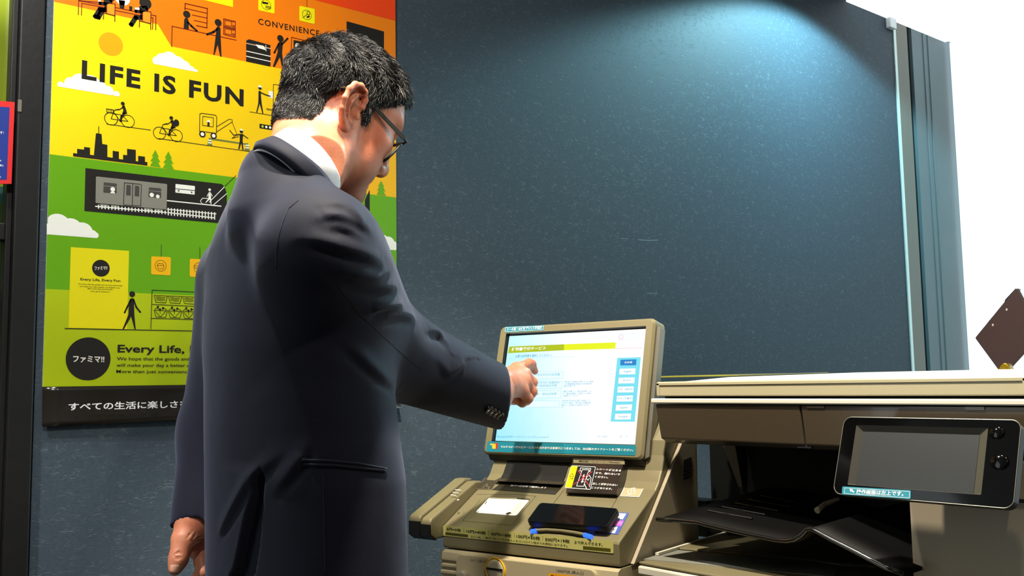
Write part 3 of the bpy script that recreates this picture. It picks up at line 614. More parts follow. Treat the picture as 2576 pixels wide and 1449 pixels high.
kring(P_coin, cc, rr*0.86, rr, 0.003, 'coin_ring', mat('yellow_ring', (255, 196, 20), 0.4))
M_chrome = mat('satin_metal', (205, 200, 185), 0.25, metal=0.9)
kdisc(P_coin, cc, rr*0.84, 0.0025, 'coin_plate', mat('pale_metal_plate', (226, 216, 184), 0.4, metal=0.2), dome=0.001)
MB().box((cc[0]-rr*0.8, cc[1]+rr*0.02, 0.003), (cc[0]+rr*0.8, cc[1]+rr*0.16, 0.0042), lambda x, y, z: P_coin.w(x, y, z)).build('coin_slot', M_dark, kio)
kc = P_coin.px(*zM(407, 560)); kdisc(P_coin, kc, rr*0.55, 0.009, 'return_knob', mat('grey_knob', (150, 142, 120), 0.4), dome=0.002)

# deck details ----------------------------------------------------
pr = Print(P_deck.off(0.0004), 0.0002)
ST = mat('strip_dark_brown', (52, 48, 38), 0.3); SEAM = mat('seam_line', (52, 48, 36), 0.7); PL_ = mat('plate_line', (150, 140, 110), 0.4)
pr.poly([(825, 370), (1452, 395), (1355, 500), (716, 452)], ST, 1, zK)
pr.text('カバーは自動で開閉します', (895, 418), (1262, 440), (905, 398), M_iw, 2, zK, 0.012)
pr.build('cover_notice', kio, label='dark strip with white Japanese lettering'); pr = Print(P_deck.off(0.0004), 0.0002)
pr.stroke([(560, 497), (960, 497), (1158, 515), (915, 810), (415, 765), (600, 545)], 0.0005, SEAM, 1, zK)
pr.stroke([(1450, 445), (1290, 650)], 0.0006, SEAM, 1, zK); pr.stroke([(2020, 470), (1925, 635)], 0.0006, SEAM, 1, zK)
pr.build('deck_seams', kio)['kind'] = 'stuff'; pr = Print(P_deck.off(0.0004), 0.0002)
# hand pictogram stickers, left dark and right pale
pr.poly([(640, 335), (785, 338), (715, 450), (562, 445)], M_olived, 1, zK); pr.stroke([(640, 335), (785, 338), (715, 450), (562, 445)], 0.0008, PL_, 2, zK, closed=True)
pr.stroke([(618, 440), (640, 415), (660, 395), (672, 395), (660, 420), (690, 425), (680, 445)], 0.0009, PL_, 3, zK)
pr.build('touch_sticker', kio, label='dark sticker with a pointing hand'); pr = Print(P_deck.off(0.0004), 0.0002)
pr.poly([(2085, 365), (2282, 368), (2205, 525), (2015, 515)], mat('sticker_tan', (200, 178, 140), 0.4), 1, zK)
pr.stroke([(2085, 365), (2282, 368), (2205, 525), (2015, 515)], 0.0012, M_iw, 2, zK, closed=True)
pr.poly([(2098, 372), (2262, 378), (2235, 425), (2075, 415)], M_olived, 2, zK)
for k in range(3): pr.text('ご利用後は必ず取り出し', (2105-k*9, 389+k*15), (2240-k*9, 393+k*15), (2105-k*9, 379+k*15), M_iw, 3, zK)
pr.stroke([(2120, 440), (2165, 432), (2150, 470), (2172, 468), (2150, 500), (2100, 505), (2090, 470), (2120, 440)], 0.0012, M_iw, 3, zK); pr.stroke([(2135, 440), (2115, 500)], 0.0010, M_iw, 3, zK)
pr.build('hand_sticker', kio, label='tan sticker with a white hand outline')
# small stickers beside the phone
pr = Print(P_deck.off(0.0004), 0.0002)
pr.poly([(1960, 680), (2095, 685), (2102, 692), (1990, 905), (1870, 895)], mat('sticker_blue', (78, 100, 180), 0.4), 1, zK)
for q, mm in (([(1985, 692), (2075, 694), (2040, 752), (1955, 745)], M_iw), ([(1935, 762), (2050, 766), (2025, 822), (1905, 815)], mat('sticker_pink', (222, 100, 200), 0.4)), ([(1915, 828), (1990, 830), (1960, 892), (1875, 885)], M_iw)): pr.poly(q, mm, 2, zK)
pr.stroke([(1945, 783), (2035, 787)], 0.0006, M_iw, 3, zK); pr.stroke([(1938, 798), (2028, 802)], 0.0006, M_iw, 3, zK)
for x, y in ((2000, 712), (1912, 848), (1950, 858)): pr.disc((x, y), 0.0012, M_ib, 3, zK)
pr.build('card_sticker', kio)
# backlit coin tray with a frame lip
TW = mat('backlit_tray', (255, 252, 240), 0.4, emit=(255, 250, 232), estr=0.75)
tq = [P_deck.px(*zK(x, y)) for x, y in ((548, 682), (962, 714), (1098, 548), (690, 530))]
q2 = qround(tq, 0.006)
MB().prism([P_deck.w(x, y, 0.0006) for x, y in q2], [P_deck.w(x, y, -0.002) for x, y in q2]).build('lit_reader_window', TW, kio)
pr = Print(P_deck.off(0.0009), 0.0002)
pr.poly([(690, 530), (968, 535), (960, 548), (700, 540)], mat('tray_tan', (205, 190, 150), 0.5), 1, zK); pr.poly([(968, 535), (1098, 546), (1090, 556), (962, 546)], M_olived, 1, zK)
pr.stroke([(645, 595), (662, 572)], 0.0016, M_ib, 1, zK); pr.stroke([(568, 680), (580, 665)], 0.0014, M_ib, 1, zK)
pr.disc((880, 698), 0.0055, M_olived, 2, zK, a0=20, a1=200); pr.disc((880, 700), 0.0028, PL_, 3, zK)
pr.build('reader_window_print', kio)
# recessed black slot under the screen
P_ris = Pl(kw(0, 1.4915, -0.150), ke, kz)
sa0 = P_ris.px(*zK(850, 200))[0]; sa1 = P_ris.px(*zK(1475, 250))[0]
MB().prism(*kprof([(1.4725, -0.1785), (1.4845, -0.1665), (1.4953, -0.149), (1.5035, -0.128), (1.515, -0.128), (1.515, -0.1785)], sa0, sa1)).build('output_slot', M_dark, kio)
MB().prism([kw(sa0-0.004, 1.462, -0.1785), kw(sa0-0.004, 1.486, -0.1725), kw(sa0-0.004, 1.486, -0.182)], [kw(sa1+0.004, 1.462, -0.1785), kw(sa1+0.004, 1.486, -0.1725), kw(sa1+0.004, 1.486, -0.182)]).build('slot_lip', M_olived, kio)
# receipt cover plate with the caution sticker
rv = np.array(kw(0, 1.499, -0.118)-kw(0, 1.440, -0.193)); rv /= np.linalg.norm(rv)
P_rec = Pl(kw(0, 1.440, -0.193), ke, rv)
def recq(*pts): return [P_rec.px(*zL(x, y)) for x, y in pts]
q = recq((1215, 615), (2010, 648), (2140, 100), (1330, 75))
pl_q = qround(q, 0.003)
MB().prism([P_rec.w(x, y, 0.0) for x, y in pl_q], [P_rec.w(x, y, -0.02) for x, y in pl_q]).build('receipt_cover', mat('smoked_cover', (40, 38, 34), 0.18), kio)
pr = Print(P_rec.off(0.0003), 0.0002)
pr.poly([(1335, 105), (2145, 128), (2145, 180), (1335, 155)], M_olive, 1, zL); pr.text('領収証／レシート／Receipt', (1412, 150), (2070, 172), (1412, 112), M_ib, 2, zL, 0.015)
pr.poly([(1318, 195), (1680, 214), (1688, 225), (1610, 570), (1590, 578), (1212, 548), (1202, 538), (1295, 212)], M_iw, 1, zL); pr.poly([(1322, 203), (1676, 221), (1680, 228), (1602, 568), (1218, 540), (1212, 535), (1302, 212)], M_ib, 2, zL)
pr.poly([(1322, 203), (1405, 208), (1310, 546), (1218, 540), (1212, 535), (1302, 212)], mat('caution_yellow', (255, 226, 0), 0.4), 3, zL)
pr.stroke([(1322, 322), (1275, 372), (1345, 378)], 0.0007, M_ib, 4, zL, closed=True); pr.stroke([(1320, 340), (1315, 360)], 0.0007, M_ib, 4, zL); pr.text('注意', (1270, 415), (1328, 420), (1270, 390), M_ib, 4, zL)
pr.stroke([(1450, 238), (1615, 246), (1600, 295), (1585, 292), (1590, 268), (1480, 262), (1470, 286), (1440, 284)], 0.0011, M_iw, 4, zL, closed=True)
pr.stroke([(1478, 268), (1388, 522), (1500, 528), (1560, 330), (1590, 268)], 0.0011, M_iw, 4, zL); pr.stroke([(1505, 345), (1480, 455)], 0.0022, M_iw, 4, zL); pr.poly([(1455, 445), (1508, 450), (1468, 475)], M_iw, 4, zL)
pr.stroke([(1590, 350), (1560, 372), (1540, 400), (1570, 432), (1590, 405)], 0.0011, M_iw, 4, zL); pr.stroke([(1590, 355), (1618, 400), (1590, 540)], 0.0011, M_iw, 4, zL); pr.stroke([(1515, 495), (1545, 565)], 0.0014, M_iw, 4, zL)
RX = mat('cross_red', (220, 60, 80), 0.4)
pr.stroke([(1410, 275), (1585, 515)], 0.0013, RX, 6, zL); pr.stroke([(1635, 300), (1345, 500)], 0.0013, RX, 6, zL)
for t, x0, x1, y0, y1, h_ in (('レシートが止まる', 1702, 2085, 268, 295, 235), ('まで、触れないで', 1682, 2070, 330, 355, 298), ('ください。', 1672, 1880, 390, 402, 358), ('正しく印字されない', 1635, 2028, 500, 525, 465), ('ことがあります。', 1620, 1945, 560, 585, 528)):
    pr.text(t, (x0, y0), (x1, y1), (x0+6, h_), M_iw, 3, zL, 0.02)
pr.build('caution_sticker', kio, label='black and yellow caution sticker with a red cross')

# screen housing ------------------------------------------------------
TH = math.radians(14.0); sv = kz*math.cos(TH)+kn*math.sin(TH); s0 = kw(0, 1.5486, 0.0936)
P_scr = Pl(s0, ke, sv); BZ = 0.007
P_bez = P_scr.off(BZ)
bq = [P_bez.px(x, y) for x, y in ((1264, 822), (1213, 1141), (1616, 1156), (1646, 800))]
u0, u1 = bq[1][0]+0.0005, bq[2][0]; v1_, v0_ = bq[0][1], (bq[1][1]+bq[2][1])/2-0.001
sq = [P_scr.px(x, y) for x, y in ((1282, 846), (1242, 1108), (1598, 1113), (1622, 829))]
i0, i1, j0, j1 = sq[0][0]-0.0005, sq[2][0]+0.0005, sq[1][1]-0.0005, sq[0][1]+0.0005
n_ = 5
outer = rrect(u0, v0_, u1, v1_, 0.010, n_); inner = rrect(i0-0.0035, j0-0.0035, i1+0.0035, j1+0.0035, 0.001, n_); inn2 = rrect(i0-0.0015, j0-0.0015, i1+0.0015, j1+0.0015, 0.0008, n_)
NN = len(outer); V = []; F = []; MI = []
rings = [(outer, -0.03), (outer, BZ-0.004), (rrect(u0+0.004, v0_+0.004, u1-0.004, v1_-0.004, 0.008, n_), BZ), (inner, BZ), (inn2, -0.001)]
for k, (rg, h_) in enumerate(rings): V += [P_scr.w(x, y, h_) for x, y in rg]
for k in range(len(rings)-1):
    for j in range(NN): F.append((k*NN+j, k*NN+(j+1) % NN, (k+1)*NN+(j+1) % NN, (k+1)*NN+j)); MI.append(0 if k < 3 else 1)
F.append(list(range(NN))); MI.append(0)
fixn(mk('screen_bezel', V, F, [M_olive, M_kblack], kio, MI))
bk_ = [(rrect(u0+0.006, v0_+0.004, u1-0.004, v1_-0.006, 0.01, n_), -0.030), (rrect(u0+0.02, v0_+0.02, u1-0.02, v1_-0.03, 0.01, n_), -0.05)]
MB().prism([P_scr.w(x, y, h_) for x, y in bk_[0][0] for h_ in [-0.0295]], [P_scr.w(x, y, -0.046) for x, y in bk_[1][0]]).build('screen_back', M_olived, kio)
# dark chin, hinge and right hand edge strip of the housing
MB().prism([P_scr.w(x, v0_+dy, h_) for x in (u0+0.012,) for dy, h_ in ((0.001, 0.004), (-0.008, -0.004), (-0.010, -0.03), (0.001, -0.03))], [P_scr.w(u1-0.002, v0_+dy, h_) for dy, h_ in ((0.001, 0.004), (-0.008, -0.004), (-0.010, -0.03), (0.001, -0.03))]).build('screen_chin', M_kblack, kio)
MB().prism([P_scr.w(u1+0.0002, v, h_) for v, h_ in ((v1_-0.012, -0.002), (v1_-0.012, -0.024), (v0_+0.004, -0.024), (v0_+0.004, -0.002))], [P_scr.w(u1+0.006, v, h_) for v, h_ in ((v1_-0.016, -0.004), (v1_-0.016, -0.022), (v0_+0.008, -0.022), (v0_+0.008, -0.004))]).build('screen_side_strip', mat('silver_side', (120, 116, 104), 0.35, metal=0.4), kio)
MB().tube([P_scr.w(u1-0.02, v0_+0.004, -0.03), P_scr.w(u1+0.006, v0_+0.004, -0.03)], 0.014, 16).build('hinge', M_kblack, kio, smooth=False)
MB().box((-1.06, 1.515, -0.14), (-0.94, 1.545, -0.05), kw).build('screen_neck', M_olived, kio)
# the lit display
def screen_mat(name, stops, strength):
    m = bpy.data.materials.new(name); m.use_nodes = True; nt = m.node_tree; b = nt.nodes['Principled BSDF']; b.inputs['Base Color'].default_value = (0.02, 0.02, 0.02, 1); b.inputs['Roughness'].default_value = 0.3
    tc = nt.nodes.new('ShaderNodeTexCoord'); g = nt.nodes.new('ShaderNodeVectorMath'); g.operation = 'DOT_PRODUCT'
    d = ke*0.75+sv*0.30; p0 = P_scr.w(i0, j0)-ORG[kio.name]; p1 = P_scr.w(i1, j1)-ORG[kio.name]; L = float((p1-p0)@d); g.inputs[1].default_value = tuple(d/L)
    nt.links.new(tc.outputs['Object'], g.inputs[0])
    s_ = nt.nodes.new('ShaderNodeMath'); s_.operation = 'SUBTRACT'; s_.inputs[1].default_value = float(p0@d)/L; nt.links.new(g.outputs['Value'], s_.inputs[0])
    r = nt.nodes.new('ShaderNodeValToRGB'); e = r.color_ramp.elements
    for k, (p, c) in enumerate(stops):
        el = e[k] if k < 2 else e.new(p); el.position = p; el.color = rgb(*c)
    nt.links.new(s_.outputs[0], r.inputs[0]); nt.links.new(r.outputs[0], b.inputs['Emission Color']); b.inputs['Emission Strength'].default_value = strength
    return m
M_disp = screen_mat('display_page', [(0.0, (150, 228, 248)), (0.32, (205, 245, 255)), (0.62, (250, 255, 255)), (1.0, (255, 255, 255))], 1.08)
V = [P_scr.w(x, y, 0) for x, y in ((i0, j0), (i1, j0), (i1, j1), (i0, j1))]
mk('display', V, [(0, 1, 2, 3)], M_disp, kio, label='lit white and pale blue touch screen page')
def em(name, c, s=1.05): return mat(name, (5, 5, 5), 0.3, emit=c, estr=s)
E_ol = em('pixel_olive', (176, 192, 20)); E_ye = em('pixel_yellow', (230, 240, 20)); E_w = em('pixel_white', (255, 255, 255)); E_cy = em('pixel_cyan_text', (90, 190, 215)); E_ly = em('pixel_cyan', (120, 222, 238))
E_bl = em('pixel_blue', (30, 130, 200)); E_dk = em('pixel_dark_text', (60, 150, 190)); E_pl = em('pixel_pale_button', (232, 252, 255)); E_ln = em('pixel_line', (170, 220, 232)); E_pk = em('pixel_pink_line', (245, 180, 200)); E_gt = em('pixel_grey_text', (150, 190, 205))
pr = Print(P_scr.off(0.0003), 0.00015)
pr.poly([(803, 333), (1300, 312), (1300, 366), (790, 393)], E_ol, 1, zS); pr.poly([(1300, 312), (1772, 294), (1768, 352), (1300, 366)], E_ye, 1, zS)
pr.text('証明書交付サービス', (822, 374), (1132, 362), (822, 342), E_w, 2, zS, 0.02)
pr.stroke([(1770, 350), (2010, 345)], 0.0008, E_pk, 2, zS); pr.stroke([(1800, 218), (1980, 210), (1975, 262), (1800, 272)], 0.0005, E_ln, 2, zS, closed=True); pr.ring((1822, 245), 0.0042, 0.001, E_pk, 3, zS)
pr.text('必要な証明書を選択してください。', (855, 434), (1188, 424), (855, 408), E_dk, 2, zS, 0.005); pr.stroke([(800, 444), (1400, 424)], 0.0005, E_ln, 2, zS)
for q in ([(930, 565), (1296, 560), (1294, 622), (925, 628)], [(925, 655), (1288, 650), (1284, 712), (918, 716)], [(915, 738), (1275, 735), (1270, 798), (908, 800)], [(895, 828), (1262, 826), (1255, 885), (888, 886)]):
    pr.poly(q, E_pl, 1, zS); pr.stroke(q, 0.0006, E_ln, 2, zS, closed=True)
for t, x0, x1, y, th in (('お住まいの市区町村の証明書', 930, 1262, 606, 580), ('他の市区町村と本籍地が', 985, 1262, 678, 656), ('市の戸籍関連証明書', 1000, 1235, 704, 682), ('住民票証明書・確定証明書', 920, 1232, 780, 758)):
    pr.text(t, (x0, y), (x1, y-6), (x0, th), E_cy, 3, zS, 0.0)
tx = [('現住地と本籍地が異なる方は事前', 1303, 1568, 662), ('に戸籍関連証明書の利用登録申', 1303, 1552, 682), ('請が必要です。', 1300, 1410, 701), ('事前に申請した「罹災証明書」およ', 1295, 1553, 750), ('び「確定証明書」を取得される場合', 1293, 1548, 770), ('に選択してください。', 1290, 1440, 789), ('2023年1月25日以降に取得した', 1283, 1535, 835), ('くがない場合、海外用の接種証明', 1280, 1542, 855), ('書は、この端末では取得できませ', 1278, 1530, 875), ('ん。', 1274, 1298, 895)]
for t, x0, x1, y in tx: pr.text(t, (x0, y), (x1, y-3), (x0, y-15), E_dk, 2, zS, 0.0)
pr.build('display_content', kio); pr = Print(P_scr.off(0.0003), 0.00015)
pr.poly([(1786, 436), (2000, 430), (1944, 1018), (1724, 1016)], E_ly, 1, zS)
for k, t in enumerate(('日本語', 'English', '한국어', '中文（简体字）', '中文（繁體字）', 'Español', 'Português')):
    y = 477+82.2*k; xc = 1887-8.1*k; pr.poly([(xc-72, y-24), (xc+74, y-28), (xc+70, y+26), (xc-76, y+28)] if k else [(xc-72, y-24), (xc+74, y-28), (xc+70, y+26), (xc-74, y+28)], E_bl if k == 0 else E_w, 2, zS)
    wd = 34 if k < 3 or k == 5 else (68 if k in (3, 4) else 42)
    pr.text(t, (xc-wd, y+10), (xc+wd, y+8), (xc-wd, y-9), E_w if k == 0 else E_cy, 3, zS, 0.012)
pr.build('language_buttons', kio, label='pale cyan column of language buttons'); pr = Print(P_scr.off(0.0003), 0.00015)
pr.text('MX-3631DS行政サービスプリントシステム a1.0 m1.0', (688, 1164), (1155, 1168), (688, 1144), E_dk, 2, zS, 0.0)
pr.build('display_footer', kio); pr = Print(P_scr.off(0.0003), 0.00015)
pr.text('投入金額', (1605, 1162), (1692, 1162), (1605, 1143), E_gt, 2, zS); pr.build('display_footer', kio); pr = Print(P_scr.off(0.0003), 0.00015)
pr.text('0', (1812, 1165), (1826, 1165), (1812, 1140), E_gt, 2, zS); pr.text('円', (1862, 1162), (1880, 1162), (1862, 1145), E_gt, 2, zS)
pr.build('display_footer', kio)
pr = Print(P_bez.off(0.0003), 0.0002)
pr.poly([(764, 152), (1120, 138), (1114, 185), (760, 205)], M_teal, 1, zS); pr.stroke([(768, 160), (1116, 146), (1111, 180), (764, 198)], 0.0006, M_iw, 2, zS, closed=True)
pr.text('シール紙・はがきプリント対応機', (780, 190), (1098, 174), (780, 164), M_iw, 3, zS, 0.02)
pr.build('bezel_sticker', kio, label='small teal sticker on the upper left of the bezel'); pr = Print(P_bez.off(0.0003), 0.0002)
pr.poly([(612, 1196), (1950, 1232), (1955, 1238), (1948, 1322), (1940, 1326), (598, 1290), (592, 1280), (604, 1204)], M_teal, 1, zS)
pr.text('マルチコピー機の各サービスの利用方法や注意事項につきましては、左側面のガイドシートをご覧ください。', (722, 1256), (1932, 1288), (722, 1234), M_iw, 2, zS, 0.016)
pr.poly([(655, 1212), (700, 1214), (692, 1268), (648, 1264)], mat('hand_red', (190, 40, 40), 0.4), 2, zS)
for k in range(4): pr.stroke([(632+(k > 0)*18, 1224+k*11), (676, 1226+k*11)], 0.0026, mat('hand_yellow', (255, 200, 60), 0.4), 3, zS)
pr.build('bezel_strip', kio, label='long teal strip with white Japanese lettering')
# card slot unit on the left flank
for nm, a0, a1, hgt in (('card_slot_outer', -1.2205, -1.1935, 0.0), ('card_slot_inner', -1.1920, -1.1690, -0.004)):
    pf = [(1.318, -0.235+hgt), (1.322, -0.229+hgt), (1.445, -0.176+hgt), (1.465, -0.176+hgt), (1.465, -0.27), (1.330, -0.270), (1.318, -0.262)]
    MB().prism(*kprof(pf, a0, a1)).build(nm, M_olive, kio, bevel=0.003)
    MB().prism(*kprof([(1.3172, -0.2395+hgt), (1.3172, -0.263), (1.331, -0.272), (1.335, -0.272), (1.3195, -0.2395+hgt)], a0+0.0005, a1-0.0005)).build('card_slot_front', M_kblack, kio)
wv = np.array(kw(0, 1.445, -0.176)-kw(0, 1.322, -0.229)); wv /= np.linalg.norm(wv)
P_cs = Pl(kw(0, 1.322, -0.2285), ke, wv)
pr = Print(P_cs.off(0.0004), 0.0002)
for k in range(3): pr.stroke([(342-k*22, 450+k*26), (398-k*24, 455+k*26)], 0.0016, M_iw, 1, zK)
pr.disc((372, 553), 0.0022, M_iw, 1, zK); pr.build('card_slot_print', kio)
# curved lip holding the phone, blue lamps at both ends
P_lip = P_deck.off(0.0045)
lp = [(lambda q: (q[0], q[1]-0.004))(P_lip.px(*zK(x, y))) for x, y in ((1140, 838), (1200, 826), (1300, 820), (1440, 828), (1580, 848), (1680, 868), (1755, 890))]
def lipseg(i, j, name, m, r=0.0032):
    MB().tube([P_lip.w(x, y-0.0064, 0) for x, y in lp[i:j]], r, 10).build(name, m, kio, smooth=False)
lipseg(1, 6, 'reader_lip', M_olive)
M_led = mat('blue_lamp', (20, 60, 255), 0.3, emit=(40, 90, 255), estr=2.2)
lipseg(0, 2, 'blue_lamp', M_led, 0.0038); lipseg(5, 7, 'blue_lamp', M_led, 0.0038)
lq = [P_deck.px(*zK(x, y)) for x, y in ((1110, 845), (1770, 905), (1800, 830), (1150, 775))]
MB().prism([P_deck.w(x, y, 0.006) for x, y in qround(lq, 0.006)], [P_deck.w(x, y, -0.004) for x, y in qround(lq, 0.006)]).build('reader_base', M_olived, kio, bevel=0.002)
# the phone on the reader
P_ph = P_deck.off(0.0178)
fq = qround([P_ph.px(*zK(x, y)) for x, y in ((1062, 768), (1880, 826), (2000, 640), (1200, 580))], 0.0075, 6)
ph = thing('smartphone', tuple(P_deck.w(*lq[0], 0.006)), 'black glossy smartphone lying face up on the kiosk card reader', 'phone')
M_ph = mat('phone_glass', (10, 11, 12), 0.07, spec=0.6); M_phs = mat('phone_case', (14, 14, 14), 0.4)
cx = np.mean(fq, axis=0)
def shr(q, k): return [tuple(cx+(np.array(p)-cx)*k) for p in q]
V = []; F = []
for rg, h_ in ((shr(fq, 0.985), 0.0072), (fq, 0.0085), (fq, 0.016), (shr(fq, 0.992), 0.0178)): V += [P_deck.w(x, y, h_) for x, y in rg]
n_ = len(fq)
for k in range(3):
    for j in range(n_): F.append((k*n_+j, k*n_+(j+1) % n_, (k+1)*n_+(j+1) % n_, (k+1)*n_+j))
F += [list(range(n_)), list(range(3*n_, 4*n_))]
fixn(mk('case', V, F, M_phs, ph))
g_ = shr(fq, 0.972); mk('glass_front', [P_deck.w(x, y, 0.0180) for x, y in g_], [list(range(len(g_)))], M_ph, ph)
cp = P_ph.px(*zK(1945, 690)); MB().tube([P_deck.w(cp[0]-0.003, cp[1]-0.01, 0.012), P_deck.w(cp[0]+0.002, cp[1]+0.0, 0.012)], 0.002, 8).build('side_button', M_phs, ph)
# beige side cover with vent slots, standing off the kiosk flank
P_side = Pl(kw(-0.799, 0, 0), kn, kz)
def side(px, py): return P_side.px(px, py)
ln0 = side(1606, 1390); ln1 = side(1714, 1118); rt = side(1750, 1118)
sl = (ln1[0]-ln0[0])/(ln1[1]-ln0[1])
pf = [(ln0[0]+(-0.286-ln0[1])*sl, -0.286), (ln0[0]+(-0.05-ln0[1])*sl, -0.05), (rt[0], -0.05), (rt[0], -0.286)]
MB().prism(*kprof(pf, -0.8055, -0.799)).build('side_cover', M_beige, kio, bevel=0.0012)
for k in range(6):
    mb = MB(); p0 = side(*Z(1580, 1090, 4.0375)(562, 272+k*36)); p1 = side(*Z(1580, 1090, 4.0375)(640, 240+k*36))
    mb.prism([P_side.w(p0[0], p0[1], 0.0006), P_side.w(p1[0], p1[1], 0.0006), P_side.w(p1[0], p1[1]-0.004, 0.0006), P_side.w(p0[0], p0[1]-0.004, 0.0006)], [P_side.w(p0[0], p0[1], -0.004), P_side.w(p1[0], p1[1], -0.004), P_side.w(p1[0], p1[1]-0.004, -0.004), P_side.w(p0[0], p0[1]-0.004, -0.004)]); mb.build('vent_slot', M_dark, kio)

# ================================================================== the copier
PX = 1.2233
M_lid = mat('copier_cream', (186, 176, 142), 0.40, noise=0.02, nscale=400)
M_top = mat('copier_white_top', (226, 222, 204), 0.4)
M_brown = mat('copier_brown', (70, 60, 46), 0.22, noise=0.05, nscale=300, coat=0.2)
M_col = mat('copier_taupe', (158, 146, 124), 0.5, noise=0.03, nscale=500)
M_gloss = mat('gloss_black', (7, 7, 7), 0.07, spec=0.35)
mfp = thing('copier', (1.5, 0.8, 0.0), 'large beige and brown office copier with a black control panel, right of the kiosk', 'copier')
yl, yr = 1.128, 0.527
zl0, zl1 = H-0.0240, H-0.0006
# lid: front band proud of a sloping top
V = []; 
def wl(x, y, z): return (x, y, z)
mb = MB()
mb.prism([(PX, yl, zl0), (PX, yl, zl1-0.002), (PX+0.003, yl, zl1), (1.75, yl, zl1+0.003), (1.75, yl, zl0)], [(PX, yr, zl0), (PX, yr, zl1-0.002), (PX+0.003, yr, zl1), (1.75, yr, zl1+0.003), (1.75, yr, zl0)])
mb.build('scanner_lid', M_lid, mfp, bevel=0.003, seg=3)
# recessed rim line round the front of the lid
mb = MB()
for lo, hi in (((PX-0.0016, yr+0.004, zl1-0.006), (PX+0.001, yl-0.002, zl1-0.0012)), ((PX-0.0016, yl-0.008, zl0+0.001), (PX+0.001, yl-0.002, zl1-0.002)), ((PX-0.0016, yr+0.002, zl0+0.001), (PX+0.001, yr+0.008, zl1-0.002))): mb.box(lo, hi)
mb.build('lid_rim', M_lid, mfp, bevel=0.0007)
tp = [(PX+0.07, yl-0.10), (PX+0.06, yr+0.02), (1.72, yr+0.03), (1.72, yl-0.06)]
MB().prism([(PX+0.01, yl-0.02, zl1-0.002), (PX+0.01, yr+0.015, zl1-0.002), (1.74, yr+0.015, zl1-0.002), (1.74, yl-0.02, zl1-0.002)], [(1.30, yl-0.09, zl1+0.006), (1.30, yr+0.03, zl1+0.006), (1.72, yr+0.03, zl1+0.012), (1.72, yl-0.07, zl1+0.012)]).build('lid_top', M_top, mfp)
# scanner frame under the lid, a dark gap between
ys0, ys1 = 1.1393, 0.530
MB().box((PX+0.02, ys1+0.01, H-0.029), (1.74, ys0-0.012, zl0)).build('lid_gap', M_dark, mfp)
MB().box((PX-0.002, ys1, H-0.0360), (1.76, ys0, H-0.0280)).build('scanner_frame', M_top, mfp, bevel=0.002)
# brown front covers, leaning inwards to the bottom, split in two
zt_, zb_ = H-0.0372, H-0.1000
yS = on(2010, 1020, 'x', PX)[1]
def cover(y0, y1, in0, in1, name):
    A = [(PX+0.002, y0, zt_), (PX+0.006, y0-in0*0.55, zb_+0.006), (PX+0.016, y0-in0, zb_-0.0015), (1.45, y0-in0, zb_-0.0015), (1.45, y0, zt_)]
    B = [(PX+0.002, y1, zt_), (PX+0.006, y1+in1*0.55, zb_+0.006), (PX+0.016, y1+in1, zb_-0.0015), (1.45, y1+in1, zb_-0.0015), (1.45, y1, zt_)]
    MB().prism(A, B).build(name, M_brown, mfp, bevel=0.0022, seg=3)
cover(ys0-0.006, yS+0.0010, 0.012, -0.006, 'front_cover')
cover(yS-0.0010, ys1+0.004, 0.006, 0.0, 'front_cover')
MB().box((PX+0.008, yS-0.012, zb_+0.001), (1.40, yS+0.012, zt_)).build('cover_joint', M_dark, mfp)
for px0, px1 in ((2028, 2072), (2427, 2475)):
    a = on(px0, 1022, 'x', PX)[1]; b = on(px1, 1022, 'x', PX)[1]
    MB().box((PX+0.0008, b, zt_-0.004), (PX+0.01, a, zt_-0.0005)).build('latch_tab', M_brown, mfp)
MB().box((1.45, ys1+0.01, H-0.11), (1.76, ys0-0.02, H-0.0365)).build('scanner_body', M_olived, mfp)
# right column
xc = 1.232; yc0 = on(2290, 1350, 'x', xc)[1]
MB().box((xc, ys1+0.002, 0.0), (1.76, yc0, zb_-0.002)).build('right_column', M_col, mfp, bevel=0.004)
MB().box((xc-0.0035, ys1+0.0025, H-0.152), (xc+0.006, ys1+0.03, H-0.148)).build('column_joint', M_dark, mfp)
# dark cavity
xb_ = 1.45; yb_ = on(1787, 1180, 'x', xb_)[1]
MB().box((xb_, yc0, H-0.42), (1.76, yb_, zb_+0.002)).build('cavity_back', M_kblack, mfp)
yq_ = on(1812, 1180, 'x', xb_-0.03)[1]; yq2 = on(1848, 1180, 'x', xb_-0.03)[1]
MB().prism([(xb_-0.03, yq_, zb_), (xb_-0.03, yq2, zb_), (xb_, yq2, zb_), (xb_, yq_, zb_)], [(xb_-0.01, yq2+0.008, H-0.19), (xb_-0.01, yq2, H-0.19), (xb_, yq2, H-0.19), (xb_, yq2+0.008, H-0.19)]).build('cavity_post', M_olived, mfp)
# lower body and deck
xl = 1.150
zd = on(1594, 1409, 'x', xl)[2]; yd0 = min(on(1594, 1409, 'x', xl)[1], 1.106)
def clampk(x, y): return (x, min(y, 1.109+(x-1.112)*0.2527-0.0115))
dk = [on(x, y, 'z', zd) for x, y in ((1594, 1410), (1660, 1362), (2290, 1432))]
MB().box((xl, yc0, 0.06), (1.74, yd0, zd-0.004)).build('lower_body', M_cream, mfp, bevel=0.003)
MB().box((xl-0.003, yc0, zd-0.004), (1.70, yd0, zd)).build('deck_plate', M_olive, mfp, bevel=0.0025)
MB().box((xl-0.006, yc0-0.0, zd-0.020), (xl+0.01, yd0, zd-0.006)).build('front_ledge', M_top, mfp, bevel=0.003)
for k in range(5): MB().box((xl-0.002, yc0, zd-0.032-k*0.011), (xl+0.01, yd0, zd-0.026-k*0.011)).build('front_rib', M_cream, mfp, bevel=0.0015)
